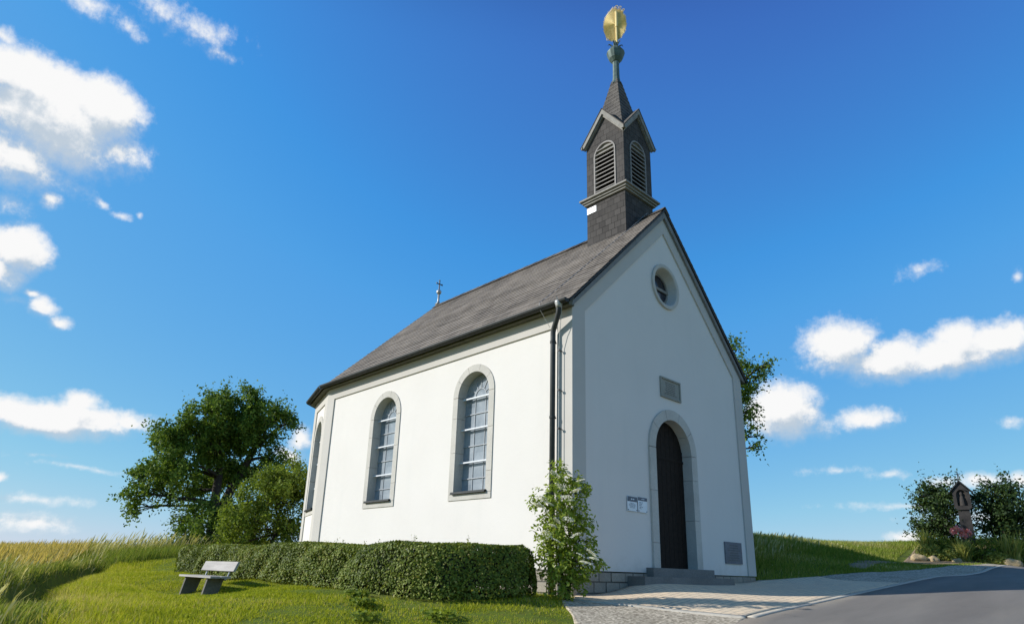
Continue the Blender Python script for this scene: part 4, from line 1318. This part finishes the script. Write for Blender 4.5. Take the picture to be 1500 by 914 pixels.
for (x, y, z) in ELDERFLOWER:
    x -= .12; y -= .08; z += .03
    k = rng.integers(90, 150); rr_ = rng.uniform(.05, .085)
    a = rng.random(k)*6.283; q = np.sqrt(rng.random(k))*rr_
    tl_ = rng.normal(size=2)*.35
    PP.append(np.stack([x-b.x+np.cos(a)*q, y-b.y+np.sin(a)*q, z-b.z+.02-q*q*3+np.cos(a)*q*tl_[0]+np.sin(a)*q*tl_[1]-.3*np.cos(a)*q], -1))
V, F, ti = leaves(np.concatenate(PP), .018, nbias=np.array([-.5, -.2, .8]), spread=.4, aspect=.9)
np_mesh('blossom', V, F, M['blossom'], el_o, ti)

# ------------------------------------------------------------------ hedge
hd_o = empty('hedge', (-2.3, 4, -.4)); tag(hd_o, 'long clipped green hedge along the chapel side wall', 'hedge')
HB = Vector(hd_o.location)
path = [(-2.42, 8.75), (-2.40, 7.2), (-2.33, 5.0), (-2.24, 2.6), (-2.2, 1.2), (-2.18, .75), (-2.12, .53), (-1.98, .42), (-1.8, .385), (-1.5, .34), (-1.2, .27), (-.98, .20)]
def smooth(pth, n):
    p = resample(pth, n)
    for _ in range(60):
        p[1:-1] = (p[:-2]+2*p[1:-1]+p[2:])/4
    return p
def n3(x, y, z): return (np.sin(3.1*x+4.7*y+2.9*z+1.3*np.sin(2.2*z+1.7*x))+np.sin(-5.3*x+2.1*y+6.1*z+1.9*np.sin(3.3*y))+np.sin(2.7*x-3.3*y-7.1*z+1.1*np.sin(4.1*x)))/3
def hedge_surf(pth, hw, topz, n):
    """points on the rounded box profile swept along the path"""
    p = smooth(pth, 200); s = rng.random(n)*198; i = s.astype(int); fr = (s-i)[:, None]
    c = p[i]*(1-fr)+p[i+1]*fr; tg = np.gradient(p, axis=0); tg /= np.linalg.norm(tg, axis=1, keepdims=True); d = tg[i]*(1-fr)+tg[i+1]*fr; d /= np.linalg.norm(d, axis=1, keepdims=True); nrm = np.stack([d[:, 1], -d[:, 0]], -1)
    zb = zf(c[:, 0], c[:, 1]); zt = topz(c[:, 1], c[:, 0]); h = zt-zb
    q = rng.random(n)*(2*.85+2*hw)         # perimeter: side, top, side
    side = np.where(q < .85, -1, np.where(q > .85+2*hw, 1, 0))
    zz = np.where(side != 0, zb+h*np.where(side < 0, q/.85, (q-.85-2*hw)/.85), zt)
    offx = np.where(side != 0, side*hw, q-.85-hw)
    # rounding near the top edge
    rd = .13
    e = np.clip((zz-(zt-rd))/rd, 0, 1); offx = np.where(side != 0, side*(hw-rd*(1-np.sqrt(np.clip(1-e*e, 0, 1)))), offx)
    e2 = np.clip((np.abs(offx)-(hw-rd))/rd, 0, 1); zz = np.where(side == 0, zt-rd*(1-np.sqrt(np.clip(1-e2*e2, 0, 1))), zz)
    # bulge and waviness
    wav = .05*n3(c[:, 0], c[:, 1], zz)+.03*n3(c[:, 0]*2.3+1, c[:, 1]*2.3, zz*2.3)
    offx = offx+np.sign(offx)*np.where(side != 0, wav, 0); zz = zz+np.where(side == 0, .4*wav, 0)
    P = np.stack([c[:, 0]+nrm[:, 0]*offx, c[:, 1]+nrm[:, 1]*offx, zz], -1)
    Nn = np.stack([nrm[:, 0]*side, nrm[:, 1]*side, np.where(side == 0, 1.0, .15)], -1)
    return P, Nn
topz = lambda y, x: .275+.02*np.sin(y*2.1)+.012*np.sin(y*5.3+1)+.03*np.clip(y-5, -5, 4)/4*0+(-.06)*np.clip((y-4.6)/.8, 0, 1)+.07*np.clip((y-2.5)/4, 0, 1)
def end_cap(c, ax, hw, n):
    a = rng.random(n)*2-1; v = rng.random(n)
    zb = z1(*c); zt = .27
    z = zb+(zt-zb)*v; e = np.clip((z-(zt-.16))/.16, 0, 1); sh = .16*(1-np.sqrt(1-e*e))
    ax = np.array(ax); ax = ax/np.linalg.norm(ax); nr_ = np.array([ax[1], -ax[0]])
    bul = .10*np.sqrt(np.clip(1-a*a, 0, 1))-sh+.03*np.sin(z*9+a*4)
    xy = np.array(c)+ax*bul[:, None]+nr_*(a*hw)[:, None]
    return np.concatenate([xy, z[:, None]], 1), np.repeat(np.array([[ax[0], ax[1], .1]]), n, 0)
PS, NS = [], []
for pth, n_ in ((path, 85000),):
    P, Nn = hedge_surf(pth, .40, topz, n_); PS.append(P); NS.append(Nn)
for c, ax, n_ in (((-.96, .20), (1, -.25), 5500), ((-2.42, 8.78), (0, 1), 4000), ((-2.06, .56), (-.7, -.7), 7000)):
    P, Nn = end_cap(c, ax, .40, n_); PS.append(P); NS.append(Nn)
P = np.concatenate(PS); Nn = np.concatenate(NS)
depth = rng.exponential(.026, len(P))
thin_ = 2.6*n3(P[:, 0]*1.4, P[:, 1]*1.4, P[:, 2]*1.4)
lowbare = (P[:, 2] < zf(P[:, 0], P[:, 1])+.16) & (rng.random(len(P)) < .45)
keep = ~lowbare & ~((thin_ > 1.55) & (rng.random(len(P)) < .5))
P = (P-Nn/np.linalg.norm(Nn, axis=1, keepdims=True)*(depth-.015)[:, None])[keep]; Nn = Nn[keep]
patch = .2*n3(P[:, 0]*.6, P[:, 1]*.6, P[:, 2]*.6)+.14*n3(P[:, 0]*2, P[:, 1]*2+5, P[:, 2]*2)
ti = np.clip(rng.normal(.45, .24, len(P))+patch, 0, 1)
V, F, ti = leaves(P-np.array(HB), .042, nbias=Nn*1.5+np.array([-.25, .1, .35]), spread=.75, aspect=.6, tint=ti)
np_mesh('foliage', V, F, M['leaf_hedge'], hd_o, ti)
# stray shoots above the clipped top
SP = []
for (x, y) in ((-2.1, 3.4), (-2.3, 3.3), (-2.25, 2.9), (-2.05, 2.2), (-2.3, 2.15), (-2.1, 1.2), (-2.4, 5.2), (-2.3, .9), (-1.7, .5)):
    h = random.uniform(.06, .13); z0 = float(topz(np.array([y]), 0)[0])
    p0 = Vector((x, y, z0-.06))-HB; p1 = p0+Vector((random.uniform(-.05, .05), random.uniform(-.05, .05), h+.06))
    st_ = MB(); st_.tube([p0, p0.lerp(p1, .5), p1], [.003, .0025, .0015], 5); st_.build('shoot', M['bark'], hd_o)
    for q in range(9):
        SP.append(np.array(p0.lerp(p1, .4+.6*q/9))+rng.normal(size=3)*.018)
V, F, ti = leaves(np.array(SP), .03, tl=.85, ts=.2)
np_mesh('shoot_leaves', V, F, M['leaf_hedge'], hd_o, ti)
# twiggy dark inside of the hedge
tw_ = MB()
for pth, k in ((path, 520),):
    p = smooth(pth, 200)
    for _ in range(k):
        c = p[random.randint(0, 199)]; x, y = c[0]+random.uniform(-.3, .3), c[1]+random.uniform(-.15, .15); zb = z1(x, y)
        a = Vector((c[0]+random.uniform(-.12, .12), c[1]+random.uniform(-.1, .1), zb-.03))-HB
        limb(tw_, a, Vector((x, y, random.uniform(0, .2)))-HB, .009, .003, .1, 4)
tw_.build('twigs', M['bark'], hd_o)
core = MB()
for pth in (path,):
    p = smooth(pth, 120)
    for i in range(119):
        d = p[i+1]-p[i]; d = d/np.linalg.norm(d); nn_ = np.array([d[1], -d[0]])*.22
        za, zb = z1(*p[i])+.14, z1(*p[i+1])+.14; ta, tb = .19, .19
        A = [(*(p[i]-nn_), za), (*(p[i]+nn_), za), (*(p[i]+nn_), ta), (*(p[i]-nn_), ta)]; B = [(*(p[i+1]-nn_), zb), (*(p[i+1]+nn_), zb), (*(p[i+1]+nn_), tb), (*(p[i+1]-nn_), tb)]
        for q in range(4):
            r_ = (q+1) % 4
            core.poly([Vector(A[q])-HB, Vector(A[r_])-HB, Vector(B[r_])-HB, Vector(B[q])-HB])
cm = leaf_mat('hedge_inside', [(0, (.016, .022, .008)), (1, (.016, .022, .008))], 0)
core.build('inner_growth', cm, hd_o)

# ------------------------------------------------------------------ bench
bo = empty('park_bench', (-3.5, 5.05, -.60)); tag(bo, 'weathered wooden bench standing on the lawn before the hedge', 'bench')
t = MB(); t.box((-.21, -.72, .325), (-.055, .72, .355)); t.box((-.04, -.72, .325), (.115, .72, .355)); t.build('seat', M['bench'], bo, bevel=.006)
t = MB()
sl0, sl1 = Vector((.17, 0, .425)), Vector((.23, 0, .575))
dn = Vector((-.05, 0, 0.015))*.7
t.prism([sl0+Vector((0, -.72, 0)), sl1+Vector((0, -.72, 0)), sl1+dn+Vector((0, -.72, 0)), sl0+dn+Vector((0, -.72, 0))], (0, 1.42, 0)); t.build('backrest', M['bench'], bo, bevel=.005)
for y in (-.52, .46):
    t = MB(); t.prism([(-.17, y, .322), (.09, y, .322), (-.04, y, -.12), (-.26, y, -.12)], (0, .06, 0)); t.build('leg', M['concrete'], bo, bevel=.006)
    t = MB(); t.tube([(-.02, y+.042, .305), (.13, y+.042, .30), (.15, y+.042, .32), (.215, y+.042, .53)], .016, 8); t.build('back_bracket', M['steel'], bo)

# ------------------------------------------------------------------ wayside shrine and flower bed
so = empty('wayside_shrine', (16.72, -1.79, z1(16.72, -1.79)-.1), R(11)); so.scale = (.75, 1.08, 1.0); tag(so, 'weathered stone wayside shrine with gabled niche and small cross', 'shrine')
t = MB()
for (a, z0, b_, z1_) in ((.22, 0, .20, .30), (.165, .30, .14, 1.50)):
    A = [(-a, -a, z0), (a, -a, z0), (a, a, z0), (-a, a, z0)]; B = [(-b_, -b_, z1_), (b_, -b_, z1_), (b_, b_, z1_), (-b_, b_, z1_)]
    for q in range(4): t.poly([A[q], A[(q+1) % 4], B[(q+1) % 4], B[q]])
    t.poly(B)
t.build('shaft', M['shrine'], so, bevel=.01)
t = MB(); w = Wall((-.2, .21, 0), (0, -.68, 0), (.7, 0, 0))
A = [(.0, 1.50), (.12, 1.44), (.5, 1.44), (.62, 1.50), (.62, 2.0), (.31, 2.27), (0, 2.0)]
hole = arch(.31, .36, 1.56, 2.06, 10)
holed(t, w, A, [hole], 0)
strip(t, w, A, 0, .56); strip(t, w, hole, 0, .18)
t.poly([w.p(a, b, .56) for a, b in A])
ho = t.build('niche_head', M['shrine'], so)
t = MB(); t.poly([w.p(.1, 1.54, .17), w.p(.52, 1.54, .17), w.p(.52, 2.1, .17), w.p(.1, 2.1, .17)])
t.lathe([(.07, 0), (.06, .16), (.045, .26), (.025, .30), (.035, .34), (.04, .38), (.015, .42)], w.p(.31, 1.57, .10), 10)
t.build('niche_relief', M['shrine_in'], ho)
t = MB()
for s in (-1, 1):
    t.prism([(-.26, 0, 2.36), (-.26, s*.30, 1.975), (-.26, s*.30, 1.935), (-.26, 0, 2.30)], (.50, 0, 0))
t.build('roof', M['zinc'], so)
t = MB(); t.tube([(0, 0, 2.33), (0, 0, 2.66)], .012, 6); t.tube([(0, -.075, 2.57), (0, .075, 2.57)], .011, 6); t.build('cross', M['iron'], so)

bedA = [(13.3, -.75), (13.8, -1.45), (14.5, -2.1), (15.1, -2.6), (15.8, -3.25)]
bedB = [(18.2, .0), (18.5, -1.0), (18.6, -2.1), (18.7, -3.1), (19.0, -4.0)]
ruled('flower_bed_soil', bedA, bedB, 60, 40, .03, M['soil'], 'sandy soil mound around the shrine', .08)


def blade_clump(P, h, w, lean=.35, seg=3, wind=(0, 0), tint=None, tl=.5, ts=.25, head=0):
    """curved tapering grass blades at base points P (n,3) -> V, F(4), tint"""
    n = len(P); h = np.broadcast_to(np.asarray(h, float), (n,))*rng.uniform(.6, 1.25, n)
    a = rng.random(n)*6.283; ln = rng.normal(0, lean, n)
    dx = np.cos(a)*np.abs(ln)+wind[0]; dy = np.sin(a)*np.abs(ln)+wind[1]
    fa = rng.random(n)*6.283; wx, wy = np.cos(fa)*w, np.sin(fa)*w
    rows = []
    for s in range(seg+1):
        t = s/seg; k = t*t
        c = np.stack([P[:, 0]+dx*h*k, P[:, 1]+dy*h*k, P[:, 2]+h*(t-.25*k*np.minimum(1, np.hypot(dx, dy)))], -1)
        ww = (1-t)**.7*.5+.04
        if head: ww = np.where(t > .7, head, .5) if s < seg else .1
        off_ = np.stack([wx*ww, wy*ww, np.zeros(n)], -1)
        rows += [c-off_, c+off_]
    V = np.stack(rows, 1).reshape(-1, 3); k = 2*(seg+1)
    b_ = (np.arange(n)*k)[:, None]
    F = np.concatenate([np.concatenate([b_+2*s, b_+2*s+1, b_+2*s+3, b_+2*s+2], 1) for s in range(seg)])
    if tint is None: tint = np.clip(rng.normal(tl, ts, n), 0, 1)
    return V, F, np.tile(tint, seg)


def plant(name, label, cat, c, r, h, kind, group='low plants in the flower bed'):
    x, y = c; z = z1(x, y)+.02
    o = empty(name, (x, y, z)); tag(o, label, cat, group)
    if kind == 'blade':
        n = 170; a = rng.random(n)*6.283; q = np.sqrt(rng.random(n))*r*.5
        V, F, ti = blade_clump(np.stack([np.cos(a)*q, np.sin(a)*q, np.zeros(n)], -1), h, .05, .45, 4, tl=.7)
        np_mesh('foliage', V, F, M['leaf_bed'], o, ti)
    else:
        n = 1300; u = rng.normal(size=(n, 3)); u[:, 2] = np.abs(u[:, 2]); u /= np.linalg.norm(u, axis=1, keepdims=True)
        p = u*np.array([r, r, h])*(.45+.6*rng.random((n, 1)))
        V, F, ti = leaves(p, .075, nbias=u*.8+np.array([0, 0, .3]), tl=.5 if kind == 'leafy' else .35)
        np_mesh('foliage', V, F, M['leaf_bed'] if kind == 'leafy' else M['leaf_bush'], o, ti)
        t = MB()
        for _ in range(7): limb(t, (0, 0, -.05), Vector((random.uniform(-r, r)*.5, random.uniform(-r, r)*.5, h*.8)), .012, .004, .1, 4)
        t.build('stem', M['bark'], o)
    return o
def P_(x, y): return (x, y)
plant('low_shrub', 'grey green cushion plant at the left end of the bed', 'plant', (15.2, -1.05), .45, .45, 'leafy')
plant('low_shrub', 'bright round plant below the dark left shrub', 'plant', (16.3, -1.15), .35, .55, 'bush')
plant('low_shrub', 'dense green shrub below the shrine, centre of the bed', 'plant', (15.9, -2.25), .5, .8, 'bush')
plant('low_shrub', 'pale straggly plant between cushion plant and rose', 'plant', (15.3, -1.5), .3, .35, 'leafy')
plant('low_shrub', 'brownish low plant at the front edge of the bed', 'plant', (15.6, -2.6), .38, .35, 'leafy')
plant('low_shrub', 'green plant at the right end of the bed', 'plant', (16.5, -3.1), .4, .6, 'bush')
plant('sword_leaved_plant', 'upright sword leaved plant in the middle of the bed front', 'plant', (15.5, -1.85), .3, .6, 'blade', 'sword leaved plants in the flower bed')
plant('sword_leaved_plant', 'tall yellow green sword leaved plant near the right shrub', 'plant', (16.2, -2.85), .55, .85, 'blade', 'sword leaved plants in the flower bed')
plant('sword_leaved_plant', 'slender sword leaved plant by the dark left shrub', 'plant', (15.9, -.8), .25, .75, 'blade', 'sword leaved plants in the flower bed')
ro_ = plant('rose_bush', 'rose bush with pink blooms in front of the shrine', 'rose bush', (16.1, -1.78), .3, .5, 'bush', 'flowering plants in the bed')
PP = []
for q in ((-.1, .0, .82), (-.2, .12, .86), (-.15, -.16, .75), (-.25, -.05, .64), (-.1, .22, .78)):
    u = rng.normal(size=(26, 3)); u /= np.linalg.norm(u, axis=1, keepdims=True); PP.append(np.array(q)+u*.085)
V, F, ti = leaves(np.concatenate(PP), .09, aspect=.9); np_mesh('bloom', V, F, M['rose'], ro_, ti)
for k, (x, y, r_, lab) in enumerate(((14.55, -.85, .2, 'ochre rock at the left end of the flower bed'), (14.75, -1.2, .15, 'small ochre rock beside the largest bed rock'), (15.0, -1.75, .11, 'flat stone on the bed edge below the pale plant'), (15.5, -2.95, .2, 'sandy rock at the right front of the bed'))):
    bm = bmesh.new(); bmesh.ops.create_icosphere(bm, subdivisions=3, radius=r_)
    for v in bm.verts:
        v.co *= 1+.22*math.sin(v.co.x*17/r_*.2+k)+.12*math.sin(v.co.y*23/r_*.2+2*k)+random.uniform(-.04, .04); v.co.z *= .7
    me = bpy.data.meshes.new('rock'); bm.to_mesh(me); bm.free()
    o = link('rock', me, M['rock'], None, (x, y, z1(x, y)+r_*.35)); tag(o, lab, 'rock', 'rocks edging the flower bed')

# ------------------------------------------------------------------ grasses
def inpoly(x, y, poly):
    ins = np.zeros(len(x), bool); n = len(poly)
    for i in range(n):
        x0, y0 = poly[i]; x1, y1 = poly[(i+1) % n]
        c = ((y0 > y) != (y1 > y)) & (x < (x1-x0)*(y-y0)/(y1-y0+1e-12)+x0); ins ^= c
    return ins
FOOT = [(0, 0), (0, LEN), (.57, 10.05), (2.07, 11.14), (3.93, 11.14), (5.43, 10.05), (6, LEN), (6, 0)]
HARD = [(-.72, -.42), (-.36, -.30), (0, -.02), (6.04, -.02), (7.11, -.86), (8.93, -1.53), (12.23, -2.29), (14.31, -2.55), (15.6, -2.9), (40, -3), (40, -30), (-30, -30), (-16, -9.5), (-3, -4.1), (-2.4, -2.3), (-1.5, -1.3)]
def edge_x(y): return np.interp(y, EDGE_Y, EDGE_X)
def vnoise(x, y, s=1.0): return (np.sin(x*1.7*s+1.3*np.sin(y*1.1*s))+np.sin(y*2.1*s+1.7*np.sin(x*.9*s+2))+np.sin((x+y)*3.3*s))/3
def scatter(n, x0, x1, y0, y1): return rng.uniform(x0, x1, n), rng.uniform(y0, y1, n)
def base(x, y): return np.stack([x, y, zf(x, y)-.01], -1)

# mown lawn
x, y = scatter(430000, -8.5, .3, -3.5, 13)
ex = edge_x(y)
keep = (x > ex-.1+.15*vnoise(x, y, 2)) & ~inpoly(x, y, FOOT) & ~inpoly(x, y, HARD)
bare = (vnoise(x, y, 1.3)+.5*vnoise(x, y, 4) > .5) & (x > -4.8) & (y < 3)
hedgefoot = (x > -2.75) & (y > .0) & (x < -.2)
nearhedge = np.clip(1.25-np.abs(np.hypot(np.maximum(-2.62-x, 0), np.maximum(-.05-y, 0))-.1), 0, 1)*(y < 2.6)*(y > -1.3)
keep &= ~(rng.random(len(x)) < nearhedge*.75*np.clip(.55+.8*vnoise(x, y, 1.9), 0, 1))
keep &= ~(bare & (rng.random(len(x)) < .75)) & ~(hedgefoot & (rng.random(len(x)) < .6))
x, y = x[keep], y[keep]
h = .042+.018*vnoise(x, y, .8)+.012*vnoise(x, y, 3)+.10*np.clip(1-(x-edge_x(y))/1.3, 0, 1)*(y < 14)
ti = np.clip(rng.normal(.47, .25, len(x))+.2*vnoise(x, y, .6)+.14*vnoise(x, y, 2.3)+.5*np.clip(vnoise(x+3, y-1, 1.1)-.35, 0, 1)+.22*np.clip(1-(x-edge_x(y))/1.2, 0, 1), 0, 1)
V, F, ti = blade_clump(base(x, y), h, .010, .7, 2, (.05, -.02), ti)
tag(np_mesh('lawn_grass', V, F, M['lawn'], None, ti), 'short mown grass of the lawn beside the hedge', 'grass', kind='stuff')

# taller rough grass: verge along the field, bank on the right, crest behind the hedge
xs, ys, hs, tt = [], [], [], []
x, y = scatter(110000, -11, 0, .6, 20); ex = edge_x(y)
gap = np.where(y > 2.6, .55, 0.0)
k = (x < ex-gap) & (x > ex-np.where(y > 3.5, 1.5, 3.0)); x, y = x[k], y[k]
xs.append(x); ys.append(y); hs.append(.17+.06*vnoise(x, y, .9)+.06*np.clip((y-12)/4, 0, 1)); tt.append(.5+.25*vnoise(x, y, .5))
x, y = scatter(26000, -3.5, 4, 13, 20); k = (x > edge_x(y)-.5); x, y = x[k], y[k]
xs.append(x); ys.append(y); hs.append(.29+.14*vnoise(x, y, .7)); tt.append(.45+.2*vnoise(x, y, .6))
x, y = scatter(90000, 6.05, 20, -3.2, 5)
k = ~inpoly(x, y, HARD) & ~inpoly(x, y, [(13.1, -.7), (14.6, -.3), (18.3, .2), (19, -4), (15.5, -3.6), (14.3, -2.1)]) & ~((np.abs(y-np.interp(x, [9, 10.8, 12.2, 14.2, 17], [-.9, -.68, -.9, -1.5, -2.85])) < .22) & (x > 9.2) & (rng.random(len(x)) < .8)); x, y = x[k], y[k]
fl = np.interp(y, [-2.5, -1.2, 0, .8, 1.6], [.06, .07, .11, .17, .2])
xs.append(x); ys.append(y); hs.append(fl*(1+.3*vnoise(x, y, 1.1))); tt.append(.40+.28*vnoise(x, y, .9)+.2*np.clip(y-.6, 0, 1))
x, y = scatter(26000, 17, 24, -5, 5)
xs.append(x); ys.append(y); hs.append(.15+0*x); tt.append(.4+.2*vnoise(x, y, .7))
x, y, h, ti = map(np.concatenate, (xs, ys, hs, tt))
V, F, ti = blade_clump(base(x, y), h, .014, .4, 3, (.18, -.10), np.clip(rng.normal(0, .2, len(x))+ti, 0, 1))
tag(np_mesh('rough_grass', V, F, M['tall'], None, ti), 'rough uncut grass on the banks and field verge', 'grass', kind='stuff')
# seed-headed tall stalks
xs, ys, hs = [], [], []
x, y = scatter(7000, -11, 0, -1, 20); ex = edge_x(y); k = (x < ex-.4) & (x > ex-2.4) & (rng.random(len(x)) < .6); xs.append(x[k]); ys.append(y[k]); hs.append(.28+.08*vnoise(x[k], y[k])+.08*np.clip((y[k]-12)/4, 0, 1))
x, y = scatter(1500, -3, 2.5, 14.5, 17.5); xs.append(x); ys.append(y); hs.append(.50+.17*vnoise(x, y))
x, y = scatter(1800, 6.3, 17, .6, 2.6); q_ = rng.random(len(x)) < np.clip(1.15-(x-6.3)/9, .1, 1); x, y = x[q_], y[q_]; xs.append(x); ys.append(y); hs.append((.27+.12*vnoise(x, y))*np.clip(1.1-(x-6.3)/18, .4, 1))
x, y, h = map(np.concatenate, (xs, ys, hs))
V, F, ti = blade_clump(base(x, y), h, .012, .22, 5, (.22, -.12), None, .85, .15, head=1.1)
tag(np_mesh('seed_grass', V, F, M['tall'], None, ti), 'tall dry seed headed grass leaning in the wind', 'grass', kind='stuff')
# ripening grain
x, y = scatter(190000, -30, 6, 4, 52); ex = np.where(y < 18, edge_x(y), np.interp(y, [18, 30, 52], [-1.2, 3, 8]))
k = (x < ex-1.2) & (x > -14-(y-4)*.35) & (rng.random(len(x)) < np.clip(1.25-y/60, .3, 1)); x, y = x[k], y[k]
V, F, ti = blade_clump(base(x, y), .47+.05*vnoise(x, y, .5), .022, .18, 3, (.12, -.06), np.clip(rng.normal(.55, .22, len(x))+.15*vnoise(x, y, .3), 0, 1), head=1.0)
tag(np_mesh('grain_field', V, F, M['wheat'], None, ti), 'ripening golden grain field to the left', 'grain field', kind='stuff')

# broad-leaved weeds below the hedge
for k, (x, y, r_, lab) in enumerate(((-2.9, 1.3, .13, 'leafy green weed clump beneath the sunny hedge side'), (-2.75, -.30, .16, 'fresh green weed clump before the shaded hedge end'), (-3.15, .75, .13, 'spreading weed clump on bare soil beside the hedge corner'), (-3.5, .1, .14, 'weed clump farthest out on the lawn from the hedge corner'))):
    z = z1(x, y); o = empty('weed_clump', (x, y, z)); tag(o, lab, 'weed', 'weeds along the hedge foot')
    n = 150; a = rng.random(n)*6.283; q = np.sqrt(rng.random(n))*r_*1.3
    V, F, ti = leaves(np.stack([np.cos(a)*q, np.sin(a)*q, 0.01+.09*rng.random(n)], -1), .06, nbias=np.array([0, 0, 1.]), spread=.6, aspect=.8, tl=.75)
    np_mesh('foliage', V, F, M['leaf_bush'], o, ti)

# distant wooded rise far to the left
x0 = np.linspace(-140, 120, 160); y0 = np.full(160, 620.)
n = 9000; q = rng.random(n); xx = -260+q*380; yy = 640+rng.random(n)*60
hh = np.where(xx < 62, 13.5, 0)+np.where(xx >= 62, 13.5*np.clip(1-((xx-62)/22)**2, 0, 1), 0)+8*np.clip(1-((xx-101)/9)**2, 0, 1)+1.2*np.sin(xx*.31)
zz = -10+rng.random(n)*(10+hh)
V, F, ti = leaves(np.stack([xx, yy, zz-2], -1), 5.5, aspect=.9, tl=.5)
fm = leaf_mat('far_trees', [(0, (.045, .075, .085)), (1, (.075, .11, .12))], .1)
tag(np_mesh('far_wood', V, F, fm, None, ti), 'distant dark wooded ridge on the left horizon', 'woodland', kind='stuff')
